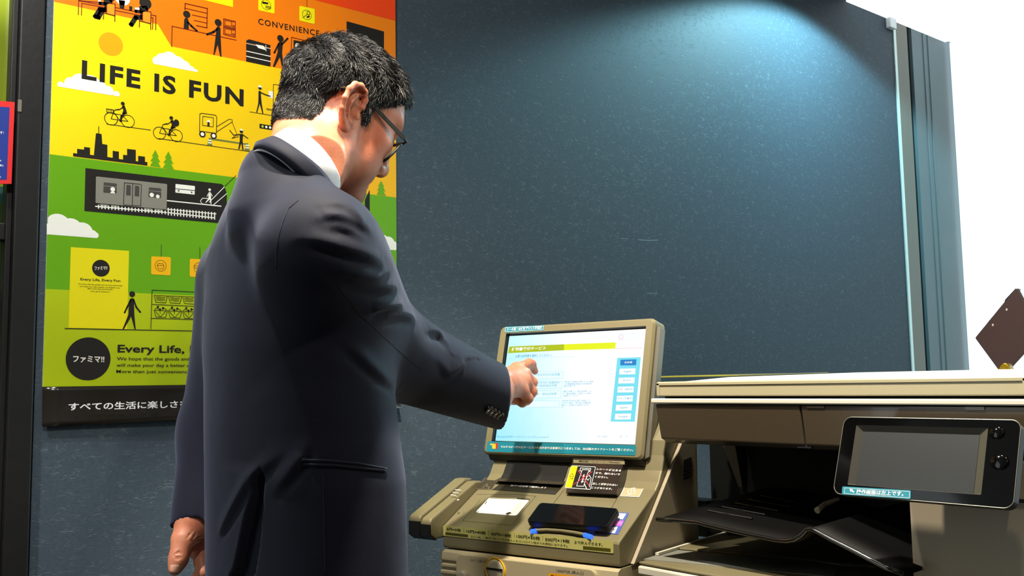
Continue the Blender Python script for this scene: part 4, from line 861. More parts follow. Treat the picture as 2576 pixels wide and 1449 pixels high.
gq = [clampk(*on(*Z(1580, 900, 2.586)(x, y), 'z', zd+0.001)[:2]) for x, y in ((100, 1310), (1345, 1425), (1375, 1345), (215, 1235))]
MB().prism([(x, y, zd+0.0012) for x, y in gq], [(x, y, zd-0.001) for x, y in gq]).build('grey_pad', mat('grey_translucent_pad', (132, 132, 120), 0.55, noise=0.05, nscale=80), mfp)
g3 = [clampk(*on(*Z(1580, 900, 2.586)(x, y), 'z', zd+0.004)[:2]) for x, y in ((170, 1212), (1110, 1300), (1380, 1338), (1640, 1350), (1640, 1200), (330, 1120))]
MB().prism([(x, y, zd+0.004) for x, y in g3], [(x, y, zd-0.001) for x, y in g3]).build('inner_tray', M_olive, mfp, bevel=0.003)
for k, (x, y) in enumerate(((1618, 1389), (1710, 1335))): pass
MB().box((1.41, yb_-0.02, zd), (1.45, 1.26, on(1766, 1243, 'x', 1.41)[2]-0.012)).build('cavity_side', M_kblack, mfp)
e0 = on(1606, 1389, 'z', zd+0.002); e1 = on(1712, 1326, 'z', zd+0.002)
e0[1] = clampk(*e0[:2])[1]-0.004; e1[1] = clampk(*e1[:2])[1]-0.004
dd = e1-e0; nn = np.array([-dd[1], dd[0], 0])/np.linalg.norm(dd[:2])*0.003
MB().prism([e0+nn, e1+nn, e1-nn, e0-nn], [p+np.array([0, 0, 0.004]) for p in (e0+nn, e1+nn, e1-nn, e0-nn)]).build('deck_edge', M_top, mfp)
MB().box((e1[0]-0.004, e1[1]-0.004, e1[2]+0.004), (e1[0]+0.010, e1[1]+0.006, e1[2]+0.012)).build('release_lever', mat('lever_red', (150, 40, 46), 0.4), mfp)
# black output tray with a wavy lip
xt = 1.185
lipz = [(190, 1046), (300, 1052), (460, 1066), (500, 1080), (620, 1108), (800, 1148), (960, 1180), (1030, 1187), (1085, 1178), (1130, 1150), (1165, 1112), (1195, 1108), (1230, 1125), (1330, 1180), (1450, 1240), (1560, 1298), (1680, 1360), (1790, 1400)]
lip = [on(*Z(1580, 900, 2.586)(x, y), 'x', xt) for x, y in lipz]
back = []
for p in lip:
    t = (lip[0][1]-p[1])/(lip[0][1]-lip[-1][1])
    back.append(np.array([1.445, p[1]-0.02*(1-t), p[2]+0.030*(1-t)+0.012*t]))
V = []; F = []; NL = len(lip); th_ = 0.006; NB = 5
for s_ in range(NB+1):
    f = s_/NB
    for a, b in zip(lip, back): V.append(a*(1-f)+b*f)
for s_ in range(NB):
    for i in range(NL-1): k = s_*NL+i; F.append((k, k+1, k+NL+1, k+NL))
o = mk('output_tray', V, F, mat('tray_black', (7, 7, 7), 0.55, spec=0.15), mfp, smooth=True); md = o.modifiers.new('thickness', 'SOLIDIFY'); md.thickness = 0.005; md.offset = -1
MB().tube([p+np.array([-0.001, 0, -0.001]) for p in lip], 0.0032, 8).build('tray_lip', mat('tray_lip_black', (20, 20, 20), 0.16, spec=0.9), mfp, smooth=True)
for (x0, y0, x1, y1) in ((340, 995, 660, 1020), (520, 930, 700, 940), (455, 945, 680, 955), (500, 915, 680, 925), (850, 745, 1350, 780)):
    a = on(*Z(1580, 900, 2.586)(x0, y0), 'x', 1.4); 
# tray ribs
for k in range(5):
    f = 0.25+0.12*k
    a = lip[1]*(1-f)+back[1]*f; b = lip[4]*(1-f)+back[4]*f
    MB().tube([a+np.array([0, -0.01, 0.002]), b+np.array([0, 0, 0.002])], 0.0016, 6).build('tray_rib', M_kblack, mfp)
MB().tube([on(2055, 1285, 'x', 1.30), on(2075, 1268, 'x', 1.32), on(2110, 1255, 'x', 1.34)], [0.005, 0.004, 0.003], 8).build('paper_stop', M_col, mfp)
# control panel: glossy black, tilted back
TP = math.radians(20)
pv = np.array([math.sin(TP), 0, math.cos(TP)]); pu = np.array([0, -1.0, 0])
c0 = on(2330, 1265, 'x', 1.125)
P_cp = Pl(c0, pu, pv); zP = Z(2090, 1030, 3.459)
cq = [P_cp.px(*zP(x, y)) for x, y in ((78, 62), (52, 760), (1655, 838), (1590, 92))]
uL = (cq[0][0]+cq[1][0])/2; uR = (cq[2][0]+cq[3][0])/2; vB = (cq[1][1]+cq[2][1])/2; vT = (cq[0][1]+cq[3][1])/2
n_ = 6
o1 = rrect(uL, vB, uR, vT, 0.011, n_); w1 = [P_cp.px(*zP(x, y)) for x, y in ((165, 135), (150, 665), (1358, 735), (1322, 160))]
wi = (max(w1[0][0], w1[1][0])-0.001, (w1[1][1]+w1[2][1])/2, (w1[2][0]+w1[3][0])/2, (w1[0][1]+w1[3][1])/2)
w2 = [P_cp.px(*zP(x, y)) for x, y in ((212, 180), (198, 655), (1265, 715), (1235, 208))]
wj = (max(w2[0][0], w2[1][0])-0.001, (w2[1][1]+w2[2][1])/2, (w2[2][0]+w2[3][0])/2, (w2[0][1]+w2[3][1])/2)
rings = [(rrect(uL+0.006, vB+0.006, uR-0.006, vT-0.006, 0.011, n_), -0.022), (rrect(uL+0.0005, vB+0.0005, uR-0.0005, vT-0.0005, 0.011, n_), -0.014), (o1, -0.002), (rrect(uL+0.001, vB+0.001, uR-0.001, vT-0.001, 0.0105, n_), 0.0), (rrect(*wi, 0.0015, n_), 0.0), (rrect(*wj, 0.0008, n_), -0.006)]
V = []; F = []; MI = []; NN = len(o1)
for rg, h_ in rings: V += [P_cp.w(x, y, h_) for x, y in rg]
for k in range(len(rings)-1):
    for j in range(NN): F.append((k*NN+j, k*NN+(j+1) % NN, (k+1)*NN+(j+1) % NN, (k+1)*NN+j)); MI.append(1 if k < 2 else (0 if k < 4 else 2))
F.append(list(range(NN))); MI.append(1)
cpp = fixn(mk('control_panel', V, F, [M_gloss, M_kblack, mat('panel_bevel_grey', (70, 68, 60), 0.4)], mfp, MI, label='glossy black tilted control panel'))
mk('panel_screen', [P_cp.w(x, y, -0.0055) for x, y in ((wj[0], wj[1]), (wj[2], wj[1]), (wj[2], wj[3]), (wj[0], wj[3]))], [(0, 1, 2, 3)], mat('matt_dark_screen', (42, 44, 44), 0.33, spec=0.5), cpp)
SIL = mat('panel_silver_edge', (120, 120, 108), 0.3, metal=0.5)
MB().tube([P_cp.w(x, y, -0.001) for x, y in o1+[o1[0]]], 0.0007, 6, cap=False).build('panel_edge', SIL, cpp)
for (x, y, r) in ((1448, 200, 0.0082), (1470, 455, 0.0098)):
    kdisc(P_cp, P_cp.px(*zP(x, y)), r, 0.0006, 'round_button', M_gloss, parent=cpp, dome=0.0018, sx=1.1)
pr = Print(P_cp.off(0.0004), 0.0002)
sqq = [P_cp.px(*zP(x, y)) for x, y in ((102, 670), (700, 705), (698, 782), (98, 740))]
pr.face(qround(sqq, 0.002), M_teal, 1); pr.stroke([(122, 683), (686, 715), (684, 770), (118, 732)], 0.0004, M_iw, 2, zP, closed=True)
pr.text('操作画面は左上です。', (222, 735), (632, 755), (222, 695), M_iw, 2, zP, 0.02)
pr.poly([(165, 692), (195, 696), (190, 704), (208, 716), (198, 725), (180, 712), (172, 718)], M_iw, 2, zP)
pr.build('panel_sticker', cpp, label='teal sticker with white Japanese lettering')
MB().prism([P_cp.w(x, y, -0.021) for x, y in ((uL+0.06, vB+0.02), (uR-0.03, vB+0.02), (uR-0.03, vT-0.02), (uL+0.06, vT-0.02))], [(PX+0.012, y, z) for y, z in ((c0[1]-uL-0.10, H-0.095), (c0[1]-uR+0.04, H-0.095), (c0[1]-uR+0.04, H-0.05), (c0[1]-uL-0.10, H-0.05))]).build('panel_arm', M_kblack, mfp)

# leaflet lying on the copier lid
lz = zl1+0.0125
lf = [on(x, y, 'x', 1.70) for x, y in ((1710, 950), (2085, 945))]
lft = thing('leaflet', (1.62, lf[0][1]-0.1, lz), 'yellow and blue printed leaflet lying flat on the copier lid', 'leaflet')
def lidz(x): return zl1+0.006+(x-1.30)/(0.42)*0.006+0.0006
V = [(x, y, lidz(x)) for x, y in ((1.42, lf[0][1]), (1.42, lf[1][1]), (1.70, lf[1][1]), (1.70, lf[0][1]))]
V2 = [(x, y, z+0.0012) for x, y, z in V]
MB().prism(V, V2).build('sheet', mat('leaflet_yellow', (150, 140, 24), 0.4), lft)
a_ = lf[1][1]+0.03
MB().prism([(1.425, a_, lidz(1.425)+0.0013), (1.425, lf[1][1]+0.001, lidz(1.425)+0.0013), (1.699, lf[1][1]+0.001, lidz(1.699)+0.0013), (1.699, a_, lidz(1.699)+0.0013)], [(1.425, a_, lidz(1.425)+0.0016), (1.425, lf[1][1]+0.001, lidz(1.425)+0.0016), (1.699, lf[1][1]+0.001, lidz(1.699)+0.0016), (1.699, a_, lidz(1.699)+0.0016)]).build('blue_corner', mat('leaflet_blue', (30, 90, 150), 0.4), lft)

# side counter behind the copier, with the clipboard propped on it
zk = H-0.002
ct = thing('side_counter', (2.0, 0.75, 0.0), 'grey counter standing behind the copier under the clipboard', 'counter')
MB().box((1.80, 0.30, 0.0), (2.25, 1.00, zk-0.03)).build('counter_body', M_col, ct, bevel=0.004)
MB().box((1.79, 0.28, zk-0.03), (2.26, 1.02, zk)).build('counter_top', M_top, ct, bevel=0.004)
xk = 1.90
zc_ = Z(2400, 700, 5.574)
cbp = [(295, 830), (432, 662), (462, 650), (700, 335), (840, 152), (890, 140), (905, 160), (1120, 580), (1180, 1420), (540, 1440)]
cb = [on(*zc_(x, y), 'x', xk) for x, y in ((295, 830), (855, 145), (895, 142), (1230, 780), (700, 1600), (300, 850))]
cb0 = thing('clipboard', (xk, cb[4][1], zk), 'dark maroon clipboard with two rivets propped upright behind the copier against the bright window', 'clipboard')
dx = np.array([0.006, 0, 0])
sh = cb[4][2]-zk
cbv = [p.copy() for p in cb]; 
for p in cbv: p[2] = max(p[2], zk+0.001)
MB().prism([p for p in cbv], [p+dx for p in cbv]).build('board', mat('maroon_leatherette', (40, 15, 20), 0.5, noise=0.1, nscale=600, bump=0.1), cb0, bevel=0.0015)
for x, y in ((738, 440), (545, 655)):
    p = on(*zc_(x, y), 'x', xk); Pk = Pl(p, (0, -1, 0), (0, 0, 1)); kdisc(Pk, (0, 0), 0.0026, 0.0008, 'rivet', M_chrome, parent=cb0, dome=0.0012, n=16)
cl = [on(*zc_(x, y), 'x', xk+0.012) for x, y in ((470, 615), (700, 345), (712, 300), (860, 140), (905, 150), (740, 360), (500, 640))]
MB().prism(cl, [p+np.array([0.012, 0, 0]) for p in cl]).build('metal_clip', mat('clip_dark', (30, 34, 60), 0.3, metal=0.6), cb0, bevel=0.001)
pp_ = [on(*zc_(x, y), 'x', xk+0.0085) for x, y in ((480, 610), (720, 340), (830, 200), (850, 215), (500, 640))]
MB().prism(pp_, [p+np.array([0.002, 0, 0]) for p in pp_]).build('paper_edge', M_white, cb0)
# gold foil packet in front of the clipboard
gp = thing('gold_packet', (1.84, on(2525, 940, 'x', 1.84)[1], zk), 'small gold foil packet standing in front of the maroon clipboard', 'packet')
pts = [on(*zc_(x, y), 'x', 1.84) for x, y in ((520, 1430), (590, 1320), (650, 1220), (690, 1188), (730, 1190), (765, 1225), (830, 1350), (860, 1430))]
for p in pts: p[2] = max(p[2], zk+0.0005)
pts[0][2] = pts[-1][2] = zk+0.0005
mid = np.mean(pts, axis=0)
A = pts; B = [mid+(p-mid)*np.array([1, 0.75, 1])+np.array([0.022, 0, 0]) for p in pts]
MB().prism(A, B).build('foil', mat('gold_foil', (150, 122, 10), 0.35, metal=0.6, noise=0.2, nscale=60, bump=0.4, bscale=80), gp, bevel=0.003)

# ================================================================== signed distance sculpting
f32 = np.float32
class Sdf:
    def __init__(s): s.it = []
    def add(s, fn, lo, hi, k=0.01, op='u'): s.it.append((fn, np.array(lo, float), np.array(hi, float), k, op)); return s
    @staticmethod
    def mix(a, b, k, op):
        if op == 'u':
            h = np.maximum(k-np.abs(a-b), 0)/k; return np.minimum(a, b)-h*h*k*0.25
        if op == 's': b = -b
        h = np.maximum(k-np.abs(a-b), 0)/k; return np.maximum(a, b)+h*h*k*0.25
    def at(s, P):
        d = np.full(len(P), 0.3)
        for fn, lo, hi, k, op in s.it: d = s.mix(d, fn(P), k, op)
        return d
    def mesh(s, lo, hi, h):
        lo = np.array(lo, float); n = np.ceil((np.array(hi)-lo)/h).astype(int)+1
        ax = [(lo[i]+h*np.arange(n[i])).astype(f32) for i in range(3)]
        d = np.full(n, 0.3, f32)
        for fn, l, u, k, op in s.it:
            m_ = k+2.5*h
            i0 = np.maximum(np.floor((l-m_-lo)/h).astype(int), 0); i1 = np.minimum(np.ceil((u+m_-lo)/h).astype(int)+1, n)
            if (i1 <= i0).any(): continue
            sl = tuple(slice(a, b) for a, b in zip(i0, i1))
            G = np.stack(np.meshgrid(*[ax[i][sl[i]] for i in range(3)], indexing='ij'), -1).reshape(-1, 3)
            d[sl] = s.mix(d[sl], fn(G).astype(f32).reshape(d[sl].shape), f32(k), op)
        d[0] = d[-1] = 0.3; d[:, 0] = d[:, -1] = 0.3; d[:, :, 0] = d[:, :, -1] = 0.3
        return nets(d, lo, h)
def nets(d, lo, h):
    ins = d < 0; c = [slice(0, -1), slice(1, None)]
    cnt = np.zeros(tuple(np.array(d.shape)-1), np.int8)
    for a in c:
        for b in c:
            for e in c: cnt += ins[a, b, e]
    I = np.argwhere((cnt > 0) & (cnt < 8)); idx = np.full(cnt.shape, -1, np.int64); idx[tuple(I.T)] = np.arange(len(I))
    acc = np.zeros((len(I), 3)); num = np.zeros(len(I))
    cr = [(i, j, k) for i in (0, 1) for j in (0, 1) for k in (0, 1)]
    for A in cr:
        for ax in range(3):
            if A[ax]: continue
            B = list(A); B[ax] = 1
            da = d[tuple((I+np.array(A)).T)]; db = d[tuple((I+np.array(B)).T)]; m_ = (da < 0) != (db < 0)
            t = np.where(m_, da/np.where(m_, da-db, 1), 0); p = np.repeat(np.array(A, float)[None], len(I), 0); p[:, ax] += t
            acc[m_] += p[m_]; num += m_
    V = lo+(I+acc/num[:, None])*h
    F = []
    for ax in range(3):
        o1, o2 = [(1, 2), (2, 0), (0, 1)][ax]
        s0 = [slice(None)]*3; s1 = [slice(None)]*3; s0[ax] = slice(0, -1); s1[ax] = slice(1, None)
        a, b = ins[tuple(s0)], ins[tuple(s1)]; E = np.argwhere(a != b)
        E = E[(E[:, o1] > 0) & (E[:, o2] > 0) & (E[:, o1] < d.shape[o1]-1) & (E[:, o2] < d.shape[o2]-1)]
        q = []
        for u, v in ((-1, -1), (0, -1), (0, 0), (-1, 0)):
            P = E.copy(); P[:, o1] += u; P[:, o2] += v; q.append(idx[tuple(P.T)])
        q = np.stack(q, 1); fl = ~a[tuple(E.T)]
        q[fl] = q[fl][:, ::-1]; F.append(q)
    return V, np.concatenate(F)
def relax(V, F, n, lam=0.5):
    e = np.concatenate([F[:, [0, 1]], F[:, [1, 2]], F[:, [2, 3]], F[:, [3, 0]]]); e = np.concatenate([e, e[:, ::-1]])
    deg = np.bincount(e[:, 0], minlength=len(V))[:, None]
    for _ in range(n):
        s_ = np.stack([np.bincount(e[:, 0], weights=V[e[:, 1], k], minlength=len(V)) for k in range(3)], 1)
        V = V*(1-lam)+lam*s_/np.maximum(deg, 1)
    return V
def ell(c, r, R=None):
    c = np.array(c, float); r = np.array(r, float)
    def fn(P):
        q = P-c
        if R is not None: q = q@R
        k0 = np.linalg.norm(q/r, axis=1); k1 = np.linalg.norm(q/(r*r), axis=1)
        return k0*(k0-1)/np.maximum(k1, 1e-9)
    m_ = r.max() if R is not None else r
    return fn, c-m_, c+m_
def cone(a, b, ra, rb):
    a = np.array(a, float); b = np.array(b, float); ba = b-a; L2 = ba@ba; R_ = max(ra, rb)
    def fn(P):
        pa = P-a; t = np.clip(pa@ba/L2, 0, 1)
        return np.linalg.norm(pa-t[:, None]*ba, axis=1)-(ra+(rb-ra)*t)
    return fn, np.minimum(a, b)-R_, np.maximum(a, b)+R_
def chain(S, pts, rad, k, op='u'):
    rad = rad if hasattr(rad, '__len__') else [rad]*len(pts)
    for i in range(len(pts)-1): S.add(*cone(pts[i], pts[i+1], rad[i], rad[i+1]), k, op)
    return S

# ================================================================== the man
BY = math.radians(-5.0)
Bf = np.array([math.cos(BY), math.sin(BY), 0]); Bl = np.array([-math.sin(BY), math.cos(BY), 0])
DC = 1.46
def hd(px, py, dist):                      # point of a sight line at a horizontal distance
    d = ray(px, py); return CAM+d*(dist/np.hypot(d[0], d[1]))
LV = [(392, 640, 740), (420, 618, 780), (450, 601, 820), (500, 575, 870), (550, 555, 900), (600, 541, 915), (680, 521, 930), (790, 508, 945), (870, 506, 955), (960, 511, 972), (1080, 511, 983), (1200, 512, 999), (1449, 514, 1003), (1560, 516, 1006)]
WD = [0.055, 0.072, 0.092, 0.128, 0.155, 0.174, 0.190, 0.192, 0.188, 0.185, 0.188, 0.196, 0.203, 0.205]
lz, lcx, lcy, lb, lw = [], [], [], [], []
for (py, xl_, xr_), w_ in zip(LV, WD):
    p, q = hd(xl_, py, DC), hd(xr_, py, DC)
    aL_, aR_ = math.atan2(p[1], p[0]), math.atan2(q[1], q[0]); am = (aL_+aR_)/2; h_ = DC*math.tan((aL_-aR_)/2)
    th = am-BY; b_ = math.sqrt(max(h_*h_-(w_*math.cos(th))**2, 0.03**2))/math.sin(th)
    lz.append((p[2]+q[2])/2); lcx.append(DC*math.cos(am)); lcy.append(DC*math.sin(am)); lb.append(b_); lw.append(w_)
lz, lcx, lcy, lb, lw = [np.array(v)[::-1] for v in (lz, lcx, lcy, lb, lw)]
def torso(grow=0.0, step=True):
    def fn(P):
        z = P[:, 2]; cx_ = np.interp(z, lz, lcx); cy_ = np.interp(z, lz, lcy); b = np.interp(z, lz, lb)+grow; w_ = np.interp(z, lz, lw)+grow
        dx = P[:, 0]-cx_; dy = P[:, 1]-cy_; f = dx*Bf[0]+dy*Bf[1]; l = dx*Bl[0]+dy*Bl[1]
        n = 2.25; r = ((np.abs(f)/b)**n+(np.abs(l)/w_)**n)**(1/n)
        d = (r-1)*np.minimum(b, w_)*0.9
        d = Sdf.mix(d, (P-NC)@nu_+0.014, 0.02, 'x')
        return np.maximum(np.maximum(d, z-lz[-1]-0.03), lz[0]-z+0.02)
    return fn
Cs = np.array([np.interp(H+0.20, lz, lcx), np.interp(H+0.20, lz, lcy), 0])
RS, RE, RW = at(806, 628, 1.30), at(958, 878, 1.50), at(1262, 1003, 1.692)
LS = np.array([Cs[0], Cs[1], RS[2]-0.01])+Bl*0.165-Bf*0.01; LE, LW_ = at(548, 1085, 1.665), at(512, 1312, 1.64)
fa = (RW-RE)/np.linalg.norm(RW-RE); la = (LW_-LE)/np.linalg.norm(LW_-LE)
# ---- head frame
HS = 1.03
hy, hp, hr = math.radians(2.3), math.radians(19.5), math.radians(6.0)
hf = np.array([math.cos(hy)*math.cos(hp), math.sin(hy)*math.cos(hp), -math.sin(hp)]); hl0 = np.array([-math.sin(hy), math.cos(hy), 0]); hu0 = np.cross(hf, hl0)
hl = math.cos(hr)*hl0+math.sin(hr)*hu0; hu = -math.sin(hr)*hl0+math.cos(hr)*hu0
HR = np.stack([hf, hl, hu], 1); HO = np.array([0.6991, 1.2887, 0.4004+H])
def h2w(p): return HO+(np.asarray(p)*HS)@HR.T
def w2h(p): return ((np.asarray(p)-HO)@HR)/HS
# collar ring
Nb, Nf = at(690, 368, 1.452), at(842, 470, 1.40)
NC = (Nb+Nf)/2; nf_ = (Nf-Nb); Rf = np.linalg.norm(nf_)/2; nf_ = nf_/np.linalg.norm(nf_); nl_ = Bl-nf_*(Bl@nf_); nl_ /= np.linalg.norm(nl_); nu_ = np.cross(nf_, nl_)

TR0 = NC-np.array([0, 0, 0.085])-Bf*0.02
M_skin = bpy.data.materials.new('skin'); M_skin.use_nodes = True
def skin_nodes():
    nt = M_skin.node_tree; b = nt.nodes['Principled BSDF']; L = nt.links.new
    at_ = nt.nodes.new('ShaderNodeAttribute'); at_.attribute_name = 'tint'
    tc = nt.nodes.new('ShaderNodeTexCoord'); n = nt.nodes.new('ShaderNodeTexNoise'); n.inputs['Scale'].default_value = 28; n.inputs['Detail'].default_value = 5; L(tc.outputs['Object'], n.inputs['Vector'])
    r = nt.nodes.new('ShaderNodeValToRGB'); r.color_ramp.elements[0].position = 0.3; r.color_ramp.elements[0].color = rgb(188, 110, 80); r.color_ramp.elements[1].position = 0.7; r.color_ramp.elements[1].color = rgb(216, 142, 108)
    L(n.outputs['Fac'], r.inputs[0]); mx = nt.nodes.new('ShaderNodeMix'); mx.data_type = 'RGBA'; mx.blend_type = 'MULTIPLY'; mx.inputs[0].default_value = 1
    L(r.outputs[0], mx.inputs[6]); L(at_.outputs['Color'], mx.inputs[7]); L(mx.outputs[2], b.inputs['Base Color'])
    b.inputs['Roughness'].default_value = 0.45; b.inputs['Subsurface Weight'].default_value = 0.12; b.inputs['Subsurface Radius'].default_value = (0.010, 0.004, 0.002); b.inputs['Subsurface Scale'].default_value = 0.6
    n2 = nt.nodes.new('ShaderNodeTexNoise'); n2.inputs['Scale'].default_value = 420; n2.inputs['Detail'].default_value = 2; L(tc.outputs['Object'], n2.inputs['Vector'])
    bp = nt.nodes.new('ShaderNodeBump'); bp.inputs['Strength'].default_value = 0.22; bp.inputs['Distance'].default_value = 0.001; L(n2.outputs['Fac'], bp.inputs['Height']); L(bp.outputs[0], b.inputs['Normal'])
skin_nodes()
man = thing('person', (float(Cs[0]), float(Cs[1]), 0.0), 'man in a dark navy suit, white collar and glasses bending to tap the kiosk screen', 'person')

# ---- head in its own axes: x forward, y left, z up
S = Sdf()
S.add(*ell((0.007, 0, 0.038), (0.079, 0.074, 0.078)), 0.01)
S.add(*ell((-0.026, 0, 0.046), (0.056, 0.062, 0.052)), 0.015)
S.add(*ell((0.055, 0, 0.036), (0.049, 0.062, 0.052)), 0.03)
S.add(*ell((0.042, 0, -0.034), (0.049, 0.060, 0.068)), 0.03)
for s_ in (1, -1):
    S.add(*cone((0.002, s_*0.058, -0.052), (0.068, s_*0.016, -0.090), 0.017, 0.016), 0.028)
    S.add(*cone((0.0, s_*0.062, -0.01), (0.002, s_*0.058, -0.052), 0.014, 0.017), 0.025)
    S.add(*ell((0.060, s_*0.046, -0.014), (0.026, 0.020, 0.017)), 0.022)
    S.add(*ell((0.047, s_*0.042, -0.048), (0.031, 0.024, 0.030)), 0.02)
    S.add(*cone((0.100, s_*0.010, 0.029), (0.080, s_*0.050, 0.031), 0.008, 0.007), 0.014)
    S.add(*ell((0.100, s_*0.034, 0.008), (0.017, 0.019, 0.013)), 0.012, 's')
    S.add(*ell((0.077, s_*0.033, 0.008), (0.0135, 0.0165, 0.0125)), 0.004)
    S.add(*cone((0.0885, s_*0.020, 0.0035), (0.083, s_*0.046, 0.004), 0.0022, 0.002), 0.003)
    S.add(*cone((0.088, s_*0.022, -0.010), (0.083, s_*0.040, -0.013), 0.003, 0.003), 0.008)
    S.add(*cone((0.096, s_*0.013, -0.038), (0.077, s_*0.030, -0.066), 0.0035, 0.003), 0.006)
S.add(*ell((0.066, 0, -0.086), (0.024, 0.023, 0.021)), 0.016)
S.add(*cone((0.099, 0, 0.020), (0.108, 0, -0.026), 0.0085, 0.0100), 0.010)
S.add(*ell((0.1075, 0, -0.030), (0.0115, 0.0125, 0.0110)), 0.008)
for s_ in (1, -1): S.add(*ell((0.0975, s_*0.0135, -0.034), (0.0105, 0.0075, 0.0085)), 0.005)
S.add(*ell((0.075, 0, -0.052), (0.018, 0.030, 0.018)), 0.012)
S.add(*ell((0.0850, 0, -0.0570), (0.0105, 0.022, 0.0058)), 0.004); S.add(*ell((0.0825, 0, -0.0685), (0.0100, 0.020, 0.0062)), 0.004)
S.add(*cone((0.099, -0.028, -0.0625), (0.099, 0.028, -0.0625), 0.0072, 0.0072), 0.005, 's')
S.add(*ell((0.0895, 0, -0.0575), (0.006, 0.018, 0.005)), 0.004); S.add(*ell((0.0865, 0, -0.0680), (0.006, 0.017, 0.0055)), 0.004)
for s_ in (1, -1): S.add(*ell((0.102, s_*0.0075, -0.0425), (0.0055, 0.0038, 0.0045)), 0.002, 's')
for s_ in (1, -1): S.add(*cone((0.087, s_*0.029, -0.040), (0.073, s_*0.037, -0.074), 0.0022, 0.0016), 0.006, 's')
# neck down into the collar
nb0 = w2h(NC-nu_*0.05); nb1 = w2h(NC+nu_*0.005)
S.add(*cone((-0.022, 0, -0.020), nb1, 0.050, 0.046), 0.03); S.add(*cone(nb1, nb0, 0.046, 0.040), 0.02)
S.add(*cone((-0.034, 0, -0.024), w2h(NC-nf_*0.002), 0.026, 0.043), 0.03)
S.add(*cone((-0.012, -0.056, -0.040), w2h(NC+nf_*0.035-nl_*0.02), 0.014, 0.012), 0.02); S.add(*cone((-0.012, 0.056, -0.040), w2h(NC+nf_*0.035+nl_*0.02), 0.014, 0.012), 0.02)
hV, hF = S.mesh((-0.125, -0.10, -0.20), (0.13, 0.10, 0.135), 0.0018)
hV = relax(hV, hF, 2)
headS = S
# tint: lips, shaved lower face, cheek flush
tint = np.ones((len(hV), 3))
lip = np.exp(-((hV[:, 0]-0.090)/0.010)**2-((hV[:, 2]+0.0625)/0.009)**2-(hV[:, 1]/0.020)**2)
tint *= 1-lip[:, None]*np.array([0.15, 0.35, 0.30])
bd = np.clip((-0.035-hV[:, 2])/0.03, 0, 1)*np.clip((hV[:, 0]-0.02)/0.03, 0, 1); tint *= 1-bd[:, None]*np.array([0.22, 0.20, 0.14])
fl = np.exp(-((hV[:, 0]-0.055)/0.03)**2-((hV[:, 2]+0.015)/0.03)**2); tint *= 1-fl[:, None]*np.array([0.02, 0.12, 0.12])
# hairline: height of the hair edge for a given x (head axes)
hx = [-0.13, -0.070, -0.052, -0.042, -0.034, -0.020, 0.0, 0.010, 0.016, 0.026, 0.030, 0.050, 0.066, 0.080, 0.10]
hz_ = [-0.055, -0.043, -0.037, -0.020, 0.012, 0.032, 0.034, 0.020, -0.004, -0.002, 0.026, 0.040, 0.056, 0.070, 0.082]
def hairy(P): return P[:, 2]-np.interp(P[:, 0], hx, hz_)
dh = hairy(hV); st = np.clip((dh+0.006)/0.012, 0, 1)*(hV[:, 2] > -0.075)
tint *= 1-st[:, None]*0.75
# ---- the ears, finer
ca, sa = math.cos(math.radians(27)), math.sin(math.radians(27))
E_ = Sdf()
def e3(u, v, w_): return np.array([u, v, w_])*0.001
E_.add(*ell(e3(-11, 4, -2), e3(16.5, 30, 4.2)), 0.002)
chain(E_, [e3(3, 3, -1), e3(7, 12, 3.2), e3(6, 22, 4.6), e3(0, 31, 5.2), e3(-9, 35, 4.6), e3(-19, 32, 4), e3(-26, 22, 3.6), e3(-28.5, 8, 3.2), e3(-26, -6, 2.6), e3(-19, -18, 2), e3(-12, -26, 1.5)], [0.0026, 0.0034, 0.0038, 0.004, 0.004, 0.0039, 0.0037, 0.0036, 0.0034, 0.0034, 0.004], 0.003)
chain(E_, [e3(-3, 25, 2), e3(-11, 20, 2.8), e3(-17, 9, 3), e3(-17, -4, 3), e3(-11, -14, 2.6)], 0.003, 0.004)
E_.add(*ell(e3(-8, -25, 0.5), e3(8.5, 9.5, 3.8)), 0.006)
E_.add(*ell(e3(-7, 0, 5), e3(8.5, 12, 9)), 0.004, 's'); E_.add(*ell(e3(-2, 4, 2), e3(5, 6, 10)), 0.004, 's')
chain(E_, [e3(-3, 29, 5.6), e3(-12, 29, 5.0), e3(-20.5, 21, 4.4), e3(-23, 7, 4.4), e3(-20.5, -6, 4.2)], 0.0025, 0.003, 's')
E_.add(*ell(e3(-3, 21, 6.5), e3(5, 4, 4.5)), 0.003, 's')
E_.add(*ell(e3(3.5, -3, 1), e3(4.5, 6, 4.5)), 0.004); E_.add(*ell(e3(-7, -15.5, 2), e3(5.5, 4, 4)), 0.004)
E_.add(*ell(e3(2, 0, -8), e3(11, 22, 9)), 0.006)
eV, eF = E_.mesh(e3(-36, -40, -16), e3(16, 44, 14), 0.0009)
eV = relax(eV, eF, 2)
tl = math.radians(6); eV = eV*np.array([1.22, 1.05, 1.1]); eu = eV[:, 0]*math.cos(tl)-eV[:, 1]*math.sin(tl); ev = eV[:, 0]*math.sin(tl)+eV[:, 1]*math.cos(tl)
ew = eV[:, 2]
def ear(sd):
    # ear plane: front edge against the head, back edge standing out
    return np.stack([eu*ca+ew*sa, sd*(-(eu*sa)+ew*ca+0.0755), ev-0.002], 1)
allV, allF, allT = [h2w(hV)], [hF], [tint]; off = len(hV)
etint = np.ones((len(eV), 3))*np.array([1.0, 0.90, 0.86])
for sd, flip in ((-1, False), (1, True)):
    allV.append(h2w(ear(sd))); f_ = eF+off; allF.append(f_ if flip else f_[:, ::-1]); allT.append(etint); off += len(eV)

